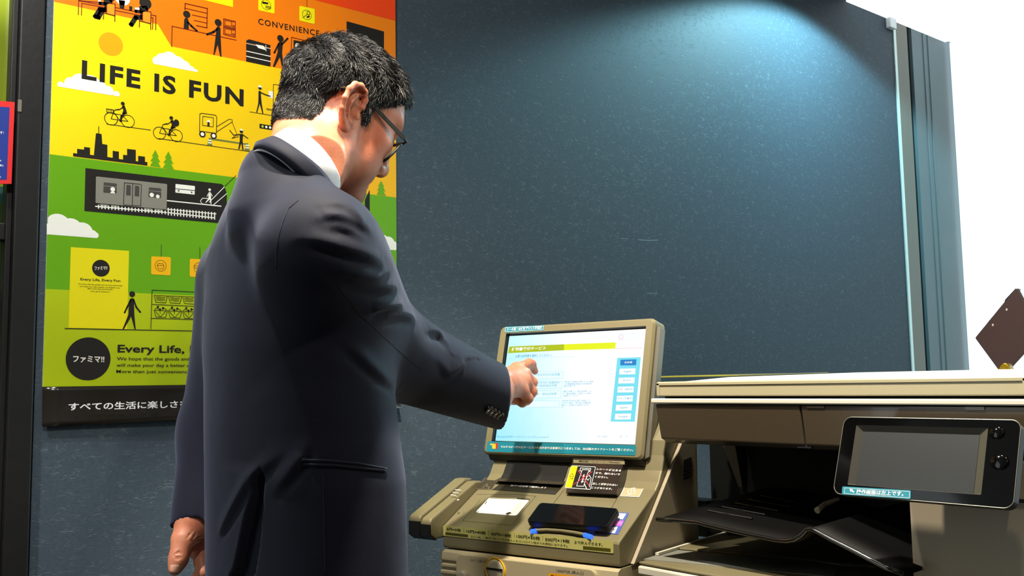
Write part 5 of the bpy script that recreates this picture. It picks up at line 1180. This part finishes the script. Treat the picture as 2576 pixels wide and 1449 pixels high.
# ---- right hand, index finger on the screen, the other fingers folded
G = Sdf()
wr = at(1262, 968, 1.715)
m_i, m_m, m_r, m_p = at(1300, 928, 1.795), at(1318, 942, 1.785), at(1321, 962, 1.770), at(1314, 984, 1.750)
tip = P_scr.w(*P_scr.px(1353, 937), 0.0100); p_i = at(1330, 914, 1.835); d_i = (p_i+tip)/2+np.array([0, 0, 0.006])
G.add(*cone(at(1225, 975, 1.66), wr, 0.030, 0.027), 0.02)
for q, ra, rb in ((m_i, 0.021, 0.0125), (m_m, 0.022, 0.0125), (m_r, 0.021, 0.012), (m_p, 0.020, 0.0115)): G.add(*cone(wr, q, ra, rb), 0.012)
chain(G, [m_i, p_i, d_i, tip], [0.0112, 0.0086, 0.0078, 0.0066], 0.005)
def fold(mc, pip, dip, tp, r):
    chain(G, [mc, pip], [r*1.05, r*0.96], 0.006); chain(G, [pip, dip], [r*0.96, r*0.88], 0.004); chain(G, [dip, tp], [r*0.88, r*0.8], 0.004)
fold(m_m, at(1337, 962, 1.800), at(1327, 990, 1.812), at(1308, 985, 1.800), 0.0112)
fold(m_r, at(1337, 985, 1.782), at(1324, 1006, 1.792), at(1304, 997, 1.782), 0.0108)
fold(m_p, at(1328, 1002, 1.762), at(1314, 1012, 1.776), at(1296, 1003, 1.770), 0.0098)
th0, th1, th2 = at(1270, 985, 1.745), at(1292, 1000, 1.785), at(1312, 998, 1.812)
chain(G, [wr, th0, th1, th2], [0.020, 0.015, 0.0115, 0.0095], 0.008)
lo = np.minimum.reduce([wr, tip, m_p, at(1225, 975, 1.66)])-0.05; hi = np.maximum.reduce([wr, tip, m_i, th2])+0.04
gV, gF = G.mesh(lo, hi, 0.0014); gV = relax(gV, gF, 2)
allV.append(gV); allF.append(gF+off); allT.append(np.ones((len(gV), 3))*np.array([1.04, 1.04, 1.02])); off += len(gV)
# ---- left hand hanging, thumb towards the camera
G = Sdf()
dl = 1.625
wl_ = at(500, 1308, dl+0.005)
G.add(*cone(at(507, 1250, dl+0.01), wl_, 0.029, 0.027), 0.02)
G.add(*cone(wl_, at(508, 1372, dl+0.028), 0.027, 0.022), 0.02); G.add(*cone(wl_, at(525, 1385, dl+0.045), 0.026, 0.020), 0.02); G.add(*cone(wl_, at(540, 1380, dl+0.065), 0.024, 0.018), 0.02)
chain(G, [at(482, 1325, dl), at(463, 1360, dl-0.012), at(452, 1394, dl-0.02), at(448, 1410, dl-0.022), at(440, 1432, dl-0.024)], [0.023, 0.0170, 0.0112, 0.0110, 0.0092], 0.012)
ix = [at(507, 1375, dl+0.02), at(507, 1412, dl+0.005), at(510, 1440, dl-0.002), at(494, 1456, dl+0.004)]
chain(G, ix, [0.013, 0.0108, 0.0100, 0.0088], 0.006)
for k, (x, y) in enumerate(((526, 1392), (545, 1392), (560, 1384))):
    b0 = at(x, y-8, dl+0.045+0.02*k)
    chain(G, [b0, at(x+2, y+32, dl+0.035+0.02*k), at(x-4, y+62, dl+0.04+0.02*k), at(x-16, y+72, dl+0.055+0.02*k)], [0.0125, 0.0108, 0.0098, 0.0088], 0.006)
chain(G, [at(470, 1362, dl-0.01), at(488, 1358, dl+0.0), at(505, 1362, dl+0.012)], [0.009, 0.008, 0.010], 0.010)
# creases over the thumb joint and the web
def trace_on(S_, pts, start):
    P = np.array([ray(x, y)/np.linalg.norm(ray(x, y)) for x, y in pts]); t = np.full(len(P), start)
    for _ in range(60): t += np.clip(S_.at(CAM+P*t[:, None])*0.8, -0.01, 0.05)
    return CAM+P*t[:, None]
nail_px = [(427.5+22*j/6+2.0*(1-i/5), 1419.5+19.5*i/5+1.0*j/6-(2.2*((j-3)/3)**2 if i == 5 else 0)+(1.2*((j-3)/3)**2 if i == 0 else 0)) for i in range(6) for j in range(7)]
nail = trace_on(G, nail_px, 1.45)
zW = Z(400, 1280, 8.575)
cr_ = [[zW(*p) for p in q] for q in (((320, 990), (400, 960), (470, 985)), ((318, 1020), (390, 1045), (480, 1040)), ((360, 955), (430, 930), (490, 965)), ((330, 1075), (400, 1085), (470, 1070)), ((600, 640), (660, 560), (720, 480)), ((690, 690), (760, 600), (800, 520)), ((720, 720), (820, 650), (930, 600)), ((740, 760), (850, 690), (960, 660)))]
cr3 = [trace_on(G, q, 1.45) for q in cr_]
for q in cr3: chain(G, list(q), [0.0006, 0.0011, 0.0006], 0.0018, 's')
lo = np.minimum.reduce([wl_, at(430, 1440, dl), at(560, 1470, dl+0.1)])-0.06; hi = np.maximum.reduce([wl_, at(560, 1384, dl+0.1), at(507, 1250, dl)])+0.05
gV, gF = G.mesh(lo, hi, 0.0013); gV = relax(gV, gF, 1)
allV.append(gV); allF.append(gF+off); allT.append(np.ones((len(gV), 3))); off += len(gV)
# trunk and arms under the clothes, joining head and hands
B_ = Sdf(); B_.add(torso(-0.03, False), np.array([lcx.min()-0.25, lcy.min()-0.25, lz[0]]), np.array([lcx.max()+0.25, lcy.max()+0.25, lz[-1]+0.02]), 0.01)
chain(B_, [NC-nu_*0.02, TR0, RS, RE, RW-fa*0.03, wr], [0.036, 0.040, 0.055, 0.045, 0.032, 0.027], 0.03); chain(B_, [TR0, LS, LE, LW_-la*0.03, wl_], [0.042, 0.046, 0.042, 0.032, 0.026], 0.03)
bV, bF = B_.mesh(np.array([0.40, 0.98, lz[0]]), np.array([1.16, 1.74, 1.58]), 0.010)
allV.append(bV); allF.append(bF+off); allT.append(np.ones((len(bV), 3)))
V = np.concatenate(allV); F = np.concatenate(allF); T = np.concatenate(allT)
body = mk('body', V, F, M_skin, man, smooth=True)
ca_ = body.data.color_attributes.new('tint', 'FLOAT_COLOR', 'POINT'); ca_.data.foreach_set('color', np.concatenate([np.clip(T, 0, 1.2), np.ones((len(T), 1))], 1).astype(f32).ravel())
# thumb nail
V = []; F = []
for i in range(6):
    for j in range(7):
        p = nail[i*7+j]; d_ = CAM-p; V.append(p+d_/np.linalg.norm(d_)*(0.0009-0.0006*((j-3)/3)**2-(0.0006 if i == 0 else 0)))
for i in range(5):
    for j in range(6): k = i*7+j; F.append((k, k+1, k+8, k+7))
mk('thumb_nail', V, F, mat('nail', (236, 176, 150), 0.25), body, smooth=True)

# ---- hair: a close cap and single strands over it
capm = dh > 0.0
thk = np.clip(dh/0.03, 0, 1)
hN = np.zeros_like(hV); tri = hV[hF]; fn_ = np.cross(tri[:, 2]-tri[:, 0], tri[:, 3]-tri[:, 1])
for k in range(4):
    for ax in range(3): hN[:, ax] += np.bincount(hF[:, k], weights=fn_[:, ax], minlength=len(hV))
hN /= np.maximum(np.linalg.norm(hN, axis=1), 1e-12)[:, None]
if (hN*(hV-np.array([0, 0, 0.03]))).sum() < 0: hN = -hN
rng = np.random.default_rng(5)
top = np.clip((hV[:, 2]-0.05)/0.05, 0, 1)
capV = hV+hN*(0.0005+thk*(0.002+0.004*top))[:, None]
fm = capm[hF].all(1); used = np.unique(hF[fm]); remap = np.full(len(hV), -1); remap[used] = np.arange(len(used))
M_hair = mat('black_hair', (16, 15, 15), 0.38, spec=0.5)
mk('hair', h2w(capV[used]), remap[hF[fm]], mat('hair_base', (12, 11, 11), 0.7), man, smooth=True)
hair_o = bpy.data.objects['hair']
wgt = np.clip((dh+0.004)/0.02, 0, 1)*(hV[:, 2] > -0.06); cand = np.where((dh > -0.003) & (hV[:, 2] > -0.052))[0]
NS = 36000
root = hV[rng.choice(cand, NS)]+rng.normal(0, 0.0009, (NS, 3)); ri = rng.choice(cand, NS); root = hV[ri]+rng.normal(0, 0.0008, (NS, 3)); nr = hN[ri]
tp_ = np.clip((root[:, 2]-0.045)/0.05, 0, 1); fr = np.clip((root[:, 0]-0.02)/0.06, 0, 1); ed = np.clip(dh[ri]/0.03, 0, 1)
ln = (0.007+0.013*ed)*(1-tp_)+(0.030-0.002*fr)*tp_; ln = ln*(0.7+0.6*rng.random(NS))*(1-0.5*np.clip((-0.035-root[:, 0])/0.03, 0, 1)*(1-tp_))
comb = np.stack([-0.25+1.15*tp_, -0.55*np.sign(root[:, 1]+0.01)*tp_*0.3+0.0*fr, -0.9*(1-tp_)-0.1*tp_], 1)
cl_ = np.sin(root[:, 0]*210+rng.random()*3)*np.cos(root[:, 1]*190)*np.sin(root[:, 2]*170+1.0)      # loose locks
comb[:, 0] += 0.7*cl_; comb[:, 1] += 0.7*np.sin(root[:, 0]*160+root[:, 2]*120); comb += rng.normal(0, 0.20, (NS, 3))
comb -= nr*(comb*nr).sum(1)[:, None]*0.8; comb /= np.linalg.norm(comb, axis=1)[:, None]
lift = (0.34+0.28*tp_+0.20*fr*tp_)[:, None]
pts = []
base = root+nr*0.0003
for k in range(5):
    t = k/4; pts.append(base+(ln*t)[:, None]*(comb*(1-lift*0.5)+nr*lift*1.5*(1-0.55*t))+np.array([0.10, 0, -0.25])*((ln*t)**2*6)[:, None]*tp_[:, None])
pos = h2w(np.stack(pts, 1).reshape(-1, 3))-ORG[man.name]
hc = bpy.data.hair_curves.new('hair_strands'); hc.add_curves([5]*NS)
hc.attributes['position'].data.foreach_set('vector', pos.astype(f32).ravel())
ra = hc.attributes.new('radius', 'FLOAT', 'POINT'); ra.data.foreach_set('value', np.tile(np.array([1, 1, 0.9, 0.7, 0.25])*0.00036, NS).astype(f32))
gy = hc.attributes.new('grey', 'FLOAT', 'CURVE'); side_ = (1-tp_)*np.clip(root[:, 0]/0.05+0.3, 0, 1)
gy.data.foreach_set('value', (rng.random(NS) < 0.05+0.16*side_).astype(f32))
M_str = bpy.data.materials.new('hair_strand'); M_str.use_nodes = True; nt = M_str.node_tree; b = nt.nodes['Principled BSDF']
a_ = nt.nodes.new('ShaderNodeAttribute'); a_.attribute_name = 'grey'; mx = nt.nodes.new('ShaderNodeMix'); mx.data_type = 'RGBA'; nt.links.new(a_.outputs['Fac'], mx.inputs[0]); mx.inputs[6].default_value = rgb(9, 8, 8); mx.inputs[7].default_value = rgb(120, 117, 110); nt.links.new(mx.outputs[2], b.inputs['Base Color']); b.inputs['Roughness'].default_value = 0.36; b.inputs['Specular IOR Level'].default_value = 0.32
hc.materials.append(M_str)
ho = bpy.data.objects.new('hair_strands', hc); COL.objects.link(ho); ho.parent = hair_o; ho['kind'] = 'stuff'
ho.location = (0, 0, 0)
# eyebrows and lashes
mb = MB()
for s_ in (1, -1):
    for k in range(90):
        t = rng.random(); p = np.array([0.0965-0.020*t*t, s_*(0.012+0.040*t), 0.024+0.006*t-0.008*t*t+rng.normal(0, 0.002)]); q = p+np.array([0.004, s_*0.005, 0.0035*rng.random()])+rng.normal(0, 0.0012, 3)
        mb.tube([h2w(p), h2w((p+q)/2+np.array([0.001, 0, 0])), h2w(q)], [0.0003, 0.00025, 0.0001], 3)
    for k in range(22):
        t = k/21; p = np.array([0.0905-0.005*t, s_*(0.020+0.026*t), 0.0035]); q = p+np.array([0.009, s_*0.002, -0.002+rng.normal(0, 0.0008)])
        mb.tube([h2w(p), h2w(q)], [0.00025, 0.0001], 3)
o = mb.build('eyebrows', M_hair, man); o['kind'] = 'stuff'

# ---- glasses
M_gfr = mat('glasses_black', (16, 16, 17), 0.3); M_gtm = mat('glasses_grey_metal', (66, 68, 64), 0.4, metal=0.6)
gl = thing('glasses_frame', tuple(h2w((0.09, 0, 0)))); gl.parent = man; gl.location = h2w((0.09, 0, 0))-ORG[man.name]; ORG[gl.name] = h2w((0.09, 0, 0))
gx, gt = 0.0975, math.radians(24)
def gpt(y, v, k=0.0): return np.array([gx+k-0.10*abs(y)**2*9+v*math.sin(gt)*1.0, y, 0.002+v*math.cos(gt)])
for s_ in (1, -1):
    rim = [(s_*(0.036+x), y-0.019) for x, y in rrect(-0.027, -0.021, 0.027, 0.020, 0.011, 4)]
    R3 = [h2w(gpt(a, b_)) for a, b_ in rim]; R3.append(R3[0])
    MB().tube(R3, 0.0021*HS, 6, cap=False).build('rim', M_gfr, gl, smooth=True)
    mk('lens', [h2w(gpt(a, b_)) for a, b_ in rim], [list(range(len(rim)))], glass('lens_glass', (0.96, 0.97, 0.97, 1)), gl)
    hz0 = gpt(s_*0.064, -0.002); hin = np.array([0.088, s_*0.0725, 0.0055]); mid = np.array([0.036, s_*0.0755, 0.0185]); en = np.array([-0.004, s_*0.0765, 0.0335]); e2 = np.array([-0.034, s_*0.079, 0.020])
    MB().tube([h2w(hz0), h2w(np.array([0.0945, s_*0.070, 0.004])), h2w(hin)], [0.0022, 0.0022, 0.002], 6).build('hinge', M_gfr, gl)
    # flat temple bar
    V = []; F = []; path = [hin, mid, en, e2]; hh = [0.0030, 0.0026, 0.0020, 0.0018]
    for p, q in zip(path, hh):
        for a, b_ in ((0.0009, q), (-0.0009, q), (-0.0009, -q), (0.0009, -q)): V.append(h2w(p+np.array([0.3*b_, s_*a, b_])))
    for k in range(3):
        for j in range(4): F.append((k*4+j, k*4+(j+1) % 4, k*4+4+(j+1) % 4, k*4+4+j))
    F += [(0, 1, 2, 3), (12, 13, 14, 15)]
    tb = fixn(mk('temple_bar', V, F, M_gtm, gl))
MB().tube([h2w(gpt(0.010, -0.004)), h2w(gpt(0, -0.001, 0.003)), h2w(gpt(-0.010, -0.004))], 0.0014, 6).build('bridge', M_gfr, gl, smooth=True)

# ---- jacket
M_suit = bpy.data.materials.new('navy_wool'); M_suit.use_nodes = True
def suit_nodes():
    nt = M_suit.node_tree; b = nt.nodes['Principled BSDF']; L = nt.links.new; tc = nt.nodes.new('ShaderNodeTexCoord')
    n = nt.nodes.new('ShaderNodeTexNoise'); n.inputs['Scale'].default_value = 900; n.inputs['Detail'].default_value = 2; L(tc.outputs['Object'], n.inputs['Vector'])
    r = nt.nodes.new('ShaderNodeValToRGB'); r.color_ramp.elements[0].position = 0.3; r.color_ramp.elements[0].color = rgb(8, 10, 21); r.color_ramp.elements[1].position = 0.7; r.color_ramp.elements[1].color = rgb(14, 17, 38); L(n.outputs['Fac'], r.inputs[0]); L(r.outputs[0], b.inputs['Base Color'])
    b.inputs['Roughness'].default_value = 0.72; b.inputs['Specular IOR Level'].default_value = 0.25; b.inputs['Sheen Weight'].default_value = 0.14; b.inputs['Sheen Roughness'].default_value = 0.5; b.inputs['Sheen Tint'].default_value = (0.60, 0.68, 1, 1)
    n2 = nt.nodes.new('ShaderNodeTexNoise'); n2.inputs['Scale'].default_value = 9; n2.inputs['Detail'].default_value = 2; L(tc.outputs['Object'], n2.inputs['Vector'])
    b1 = nt.nodes.new('ShaderNodeBump'); b1.inputs['Strength'].default_value = 0.25; b1.inputs['Distance'].default_value = 0.01; L(n2.outputs['Fac'], b1.inputs['Height'])
    b2 = nt.nodes.new('ShaderNodeBump'); b2.inputs['Strength'].default_value = 0.2; b2.inputs['Distance'].default_value = 0.0006; L(n.outputs['Fac'], b2.inputs['Height']); L(b1.outputs[0], b2.inputs['Normal']); L(b2.outputs[0], b.inputs['Normal'])
suit_nodes()
J = Sdf()
big = (np.array([lcx.min()-0.30, lcy.min()-0.30, lz[0]]), np.array([lcx.max()+0.30, lcy.max()+0.30, lz[-1]+0.02]))
J.add(torso(), big[0], big[1], 0.01)
TR = NC-np.array([0, 0, 0.075])-Bf*0.02
J.add(*cone(NC-nu_*0.040-nf_*0.016, TR-Bf*0.02, 0.050, 0.062), 0.03)
J.add(*cone(TR-Bl*0.02, RS+np.array([0, 0, 0.004])+Bl*0.02, 0.050, 0.056), 0.05)
J.add(*cone(TR+Bl*0.02, LS+np.array([0, 0, 0.004])-Bl*0.02, 0.050, 0.056), 0.05)
def sleeve(a, b, c, ra, rb, rc, cutn, k):
    J.add(*cone(a, b, ra, rb), k)
    f0 = cone(b, c+(c-b)/np.linalg.norm(c-b)*0.05, rb, rc)[0]; lo_ = np.minimum(b, c)-0.1; hi_ = np.maximum(b, c)+0.1
    inn = cone(c-(c-b)/np.linalg.norm(c-b)*0.05, c+(c-b)/np.linalg.norm(c-b)*0.06, rc-0.006, rc-0.005)[0]
    def fn(P): return np.maximum(np.maximum(f0(P), (P-c)@cutn), -inn(P))
    J.add(fn, lo_, hi_, 0.03)
rc_n = 0.42*fa+0.9*RT+0.10*np.array([0, 0, 1.0]); rc_n /= np.linalg.norm(rc_n)
sleeve(RS, RE, RW, 0.0735, 0.071, 0.0495, rc_n, 0.04)
lc_n = la+0.28*RT*1.0; lc_n /= np.linalg.norm(lc_n)
sleeve(LS, LE, LW_, 0.070, 0.058, 0.047, lc_n, 0.035)
# folds, laid on the cloth along lines of sight
def trace(pts, start=1.0, inset=0.0):
    P = np.array([ray(x, y)/np.linalg.norm(ray(x, y)) for x, y in pts]); t = np.full(len(P), start)
    for _ in range(70):
        d = J.at(CAM+P*t[:, None]); t += np.clip(d*0.75, -0.01, 0.08)
    return CAM+P*(t+inset)[:, None]
def dense(p):
    q = []
    for i in range(len(p)-1):
        p0, p1, p2, p3 = [np.array(p[max(0, min(len(p)-1, j))], float) for j in (i-1, i, i+1, i+2)]
        for t in (0, 0.25, 0.5, 0.75): q.append(tuple(0.5*((2*p1)+(p2-p0)*t+(2*p0-5*p1+4*p2-p3)*t*t+(3*p1-p0-3*p2+p3)*t**3)))
    return q+[p[-1]]
zJ = Z(480, 330, 2.541); zJ5 = Z(1060, 780, 3.622)
folds = [
 ([zJ(*p) for p in ((850, 460), (960, 470), (1040, 520), (1100, 580))], 0.010, 0.004), ([zJ(*p) for p in ((840, 545), (900, 535), (1000, 552), (1110, 605))], 0.010, 0.005),
 ([zJ(*p) for p in ((880, 595), (960, 600), (1060, 640))], 0.009, 0.004), ([zJ(*p) for p in ((735, 690), (850, 712), (1000, 755), (1110, 790), (1200, 835))], 0.010, 0.006),
 ([zJ(*p) for p in ((935, 885), (1080, 905), (1180, 922), (1250, 900))], 0.009, 0.005), ([zJ(*p) for p in ((1010, 945), (1110, 975), (1220, 990), (1300, 1000))], 0.010, 0.006),
 ([zJ(*p) for p in ((1150, 1145), (1240, 1115), (1330, 1100))], 0.018, 0.008), ([zJ(*p) for p in ((1240, 1180), (1340, 1165), (1420, 1190))], 0.016, 0.006),
 ([zJ5(*p) for p in ((50, 175), (130, 195), (200, 260))], 0.012, 0.007), ([zJ5(*p) for p in ((190, 500), (250, 580), (320, 540), (370, 470), (355, 390))], 0.008, 0.0028),
 ([(560, 1330), (600, 1262), (640, 1200), (690, 1152)], 0.012, 0.005),
 ([(700, 1225), (745, 1170), (760, 1140)], 0.016, 0.006), ([(880, 870), (930, 920), (1000, 980)], 0.014, 0.004),
]
fl_ = [(trace(dense(p)), up) for p, r_, up in folds]; vent = trace([(658, 1168), (640, 1250), (622, 1330), (600, 1432), (590, 1449)])
for P_, r_ in []: n_ = len(P_); t_ = np.linspace(0, 1, n_); chain(J, list(P_), list(r_*(0.55+0.45*np.sin(np.pi*t_)**0.6)), 0.014)
jV, jF = J.mesh(np.array([0.40, 0.98, lz[0]-0.02]), np.array([1.14, 1.74, 1.56]), 0.0036)
jV = relax(jV, jF, 3)
def vnorm(V, F):
    t = V[F]; n = np.cross(t[:, 2]-t[:, 0], t[:, 3]-t[:, 1]); N = np.zeros_like(V)
    for k in range(4):
        for a in range(3): N[:, a] += np.bincount(F[:, k], weights=n[:, a], minlength=len(V))
    return N/np.maximum(np.linalg.norm(N, axis=1), 1e-12)[:, None]
jN = vnorm(jV, jF); c_ = jV.mean(axis=0)
if ((jV-c_)*jN).sum() < 0: jN = -jN
face_cam = ((CAM-jV)*jN).sum(1) > -0.02
disp = np.zeros(len(jV))
for P_, up in fl_:                        # each fold: a crest that falls softly upwards and sharply downwards
    tt = np.linspace(0, 1, 40); L_ = np.linspace(0, 1, len(P_)); Q_ = np.stack([np.interp(tt, L_, P_[:, k]) for k in range(3)], 1)
    nr_ = np.where((np.linalg.norm(jV-Q_.mean(axis=0), axis=1) < 0.16) & face_cam)[0]
    D_ = np.linalg.norm(jV[nr_][:, None]-Q_[None], axis=2); j_ = D_.argmin(1)
    tg = np.gradient(Q_, axis=0); tg /= np.linalg.norm(tg, axis=1)[:, None]; upv = np.array([0, 0, 1.0])-tg*tg[:, 2:3]; upv -= jN[nr_].mean(axis=0)*(upv@jN[nr_].mean(axis=0))[:, None]; upv /= np.linalg.norm(upv, axis=1)[:, None]
    dv_ = jV[nr_]-Q_[j_]; u_ = (dv_*upv[j_]).sum(1); a_ = (dv_*tg[j_]).sum(1)
    tp = np.sin(np.pi*np.clip(0.06+0.88*tt[j_], 0, 1))**0.7*np.exp(-(a_/0.012)**2)
    pr_ = np.where(u_ > 0, np.exp(-(u_/0.012)**2), np.exp(-(u_/0.006)**2))-0.55*np.exp(-((u_+0.011)/0.006)**2)
    disp[nr_] += up*0.9*tp*pr_
o_ = np.argsort(vent[:, 2]); ez = vent[o_]
E3 = np.stack([np.interp(jV[:, 2], ez[:, 2], ez[:, k]) for k in range(3)], 1); rth = RT.copy(); rth[2] = 0; rth /= np.linalg.norm(rth)
u_ = (jV-E3)@rth; below = np.clip((vent[0][2]-jV[:, 2])/0.012, 0, 1)*face_cam*(np.linalg.norm(jV-E3, axis=1) < 0.2)
gap = np.interp(vent[0][2]-jV[:, 2], [0, 0.03, 0.10, 0.2], [0.003, 0.012, 0.026, 0.034])
disp += below*(0.007*np.exp(np.minimum(u_, 0)/0.035)*np.clip((0.001-u_)/0.004, 0, 1)-0.011*np.clip((u_+0.001)/0.004, 0, 1)*np.clip((gap-u_)/0.005, 0, 1))
jV = jV+jN*disp[:, None]
jacket = mk('jacket', jV, jF, M_suit, man, smooth=True)
bvh = BVHTree.FromPolygons([tuple(v) for v in jV], [tuple(int(i) for i in f) for f in jF])
def onj(px, py):
    d = ray(px, py); d = d/np.linalg.norm(d); h_ = bvh.ray_cast(Vector(CAM), Vector(d))
    return (np.array(h_[0]), np.array(h_[1])) if h_[0] is not None else (None, None)
def seam(pts, name, r, m, lift=0.0006, n=10, par=None):
    q = []
    for (a, b_), (c, e) in zip(pts[:-1], pts[1:]):
        for k in range(n): q.append((a+(c-a)*k/n, b_+(e-b_)*k/n))
    q.append(pts[-1]); P_ = []
    for x, y in q:
        p, nn_ = onj(x, y)
        if p is not None: P_.append(p+nn_*lift*(1 if nn_@ray(x, y) < 0 else -1))
    if len(P_) > 2: MB().tube(P_, r, 6).build(name, m, par or jacket, smooth=True)
M_seam = mat('seam_thread', (14, 14, 20), 0.8); M_ridge = M_suit
seam([zJ(*p) for p in ((690, 440), (625, 495), (585, 590), (560, 680), (548, 780), (547, 880))], 'armhole_seam', 0.0009, M_suit, 0.0)
seam([(848, 715), (905, 790), (1000, 880), (1060, 930)], 'sleeve_seam', 0.0005, M_seam, 0.0)
seam([(760, 1157), (830, 1160), (900, 1167), (970, 1180)], 'pocket_welt', 0.0022, M_suit, 0.001); seam([(760, 1168), (840, 1171), (905, 1178), (968, 1184)], 'pocket_welt', 0.0022, M_suit, 0.001)
seam([(762, 1162), (840, 1165), (905, 1172), (966, 1181)], 'pocket_slit', 0.0014, M_seam, 0.0003)
seam([(812, 1200), (815, 1320), (818, 1449)], 'dart_seam', 0.0007, M_seam, 0.0001)
# cuff buttons
M_btn = mat('button_black', (7, 7, 8), 0.22, spec=0.5)
for x, y in ((1229, 1029), (1238, 1034), (1247.5, 1039), (1256.5, 1044)):
    p, nn_ = onj(x, y)
    if p is None: continue
    nn_ = nn_ if nn_@ray(x, y) < 0 else -nn_
    u_ = fa-nn_*(fa@nn_); u_ /= np.linalg.norm(u_); v_ = np.cross(nn_, u_)
    Pb = Pl(p, u_, v_); Pb.n = nn_; ORG['cufftmp'] = ORG[jacket.name]
    kring(Pb, (0, 0), 0.0036, 0.0074, 0.0040, 'cuff_button', M_btn, 20, jacket); kdisc(Pb, (0, 0), 0.0052, 0.0022, 'cuff_button_face', M_btn, 16, jacket, dome=0.0003)
# ---- shirt collar and jacket collar round the neck
def ringband(prof, name, m, n=64, thick=None, flat=None):
    V = []; F = []; K_ = len(prof)
    for i in range(n):
        a = 2*math.pi*i/n
        for r, h_ in prof:
            hh_ = h_(a) if callable(h_) else h_; r_ = r(a) if callable(r) else r
            V.append(NC+nf_*(Rf*r_*math.cos(a))+nl_*(0.059*r_*math.sin(a))+nu_*hh_)
    for i in range(n):
        for j in range(K_): F.append((i*K_+j, i*K_+(j+1) % K_, ((i+1) % n)*K_+(j+1) % K_, ((i+1) % n)*K_+j))
    return fixn(mk(name, V, F, m, man, smooth=True))
def back(a): return 0.5-0.5*math.cos(a)       # 1 at the nape, 0 at the throat
ringband([(0.975, lambda a: 0.010), (0.99, lambda a: 0.0125), (1.01, lambda a: 0.011), (1.06, -0.045), (1.03, -0.045)], 'shirt_collar', mat('white_shirt', (245, 245, 248), 0.7, bump=0.1, bscale=900))
def up_(a): return -0.006-0.012*math.sin(a)**2*(1 if math.sin(a) < 0 else 1)
ringband([(1.035, lambda a: up_(a)-0.002), (1.06, lambda a: up_(a)+0.001), (1.09, lambda a: up_(a)-0.004), (lambda a: 1.09+0.16*abs(math.sin(a)), lambda a: -0.029-0.008*abs(math.sin(a))), (lambda a: 1.05+0.15*abs(math.sin(a)), lambda a: -0.034-0.008*abs(math.sin(a))), (lambda a: 1.02+0.1*abs(math.sin(a)), lambda a: -0.036-0.01*abs(math.sin(a))), (1.0, -0.03)], 'jacket_collar', M_suit)
# ---- trousers and shoes
M_trs = mat('trouser_navy', (30, 31, 42), 0.75)
Tz = Sdf(); hipc = np.array([lcx[0], lcy[0], 0]); 
hz2 = lz[0]+0.05
for s_ in (1, -1):
    hp_ = hipc+Bl*0.085*s_; ft = hipc+Bl*0.115*s_-Bf*0.02
    chain(Tz, [hp_+np.array([0, 0, hz2-0.02]), (hp_+ft)/2+np.array([0, 0, 0.46])+Bf*0.01, ft+np.array([0, 0, 0.10])], [0.088, 0.078, 0.068], 0.04)
    z0_ = 0.045
Tz.add(*ell(hipc+np.array([0, 0, hz2+0.02]), (0.095, 0.135, 0.11)), 0.04)
base_cut = lambda P: 0.04-P[:, 2]
Tz.add(lambda P: P[:, 2]*0+np.maximum(0.05-P[:, 2], -1), np.array([-9, -9, -9]), np.array([9, 9, 9]), 0.004, 'i')
tV, tF = Tz.mesh(hipc+np.array([-0.2, -0.27, 0.0]), hipc+np.array([0.2, 0.27, hz2+0.16]), 0.009)
mk('trousers', tV, tF, M_trs, man, smooth=True)
for s_ in (1, -1):
    ft = hipc+Bl*0.115*s_-Bf*0.02; Sh = Sdf()
    Sh.add(*cone(ft+np.array([0, 0, 0.050])-Bf*0.035, ft+np.array([0, 0, 0.036])+Bf*0.15, 0.046, 0.036), 0.02); Sh.add(*cone(ft+np.array([0, 0, 0.05])-Bf*0.02, ft+np.array([0, 0, 0.10])-Bf*0.015, 0.044, 0.044), 0.03)
    Sh.add(lambda P: 0.004-P[:, 2], np.array([-9, -9, -9]), np.array([9, 9, 9]), 0.004, 'i')
    sV, sF = Sh.mesh(ft+np.array([-0.22, -0.22, -0.02]), ft+np.array([0.24, 0.22, 0.17]), 0.006)
    sV[:, 2] -= sV[:, 2].min()-0.0005
    mk('shoe', sV, sF, mat('black_shoe_leather', (16, 15, 15), 0.3), man, smooth=True)
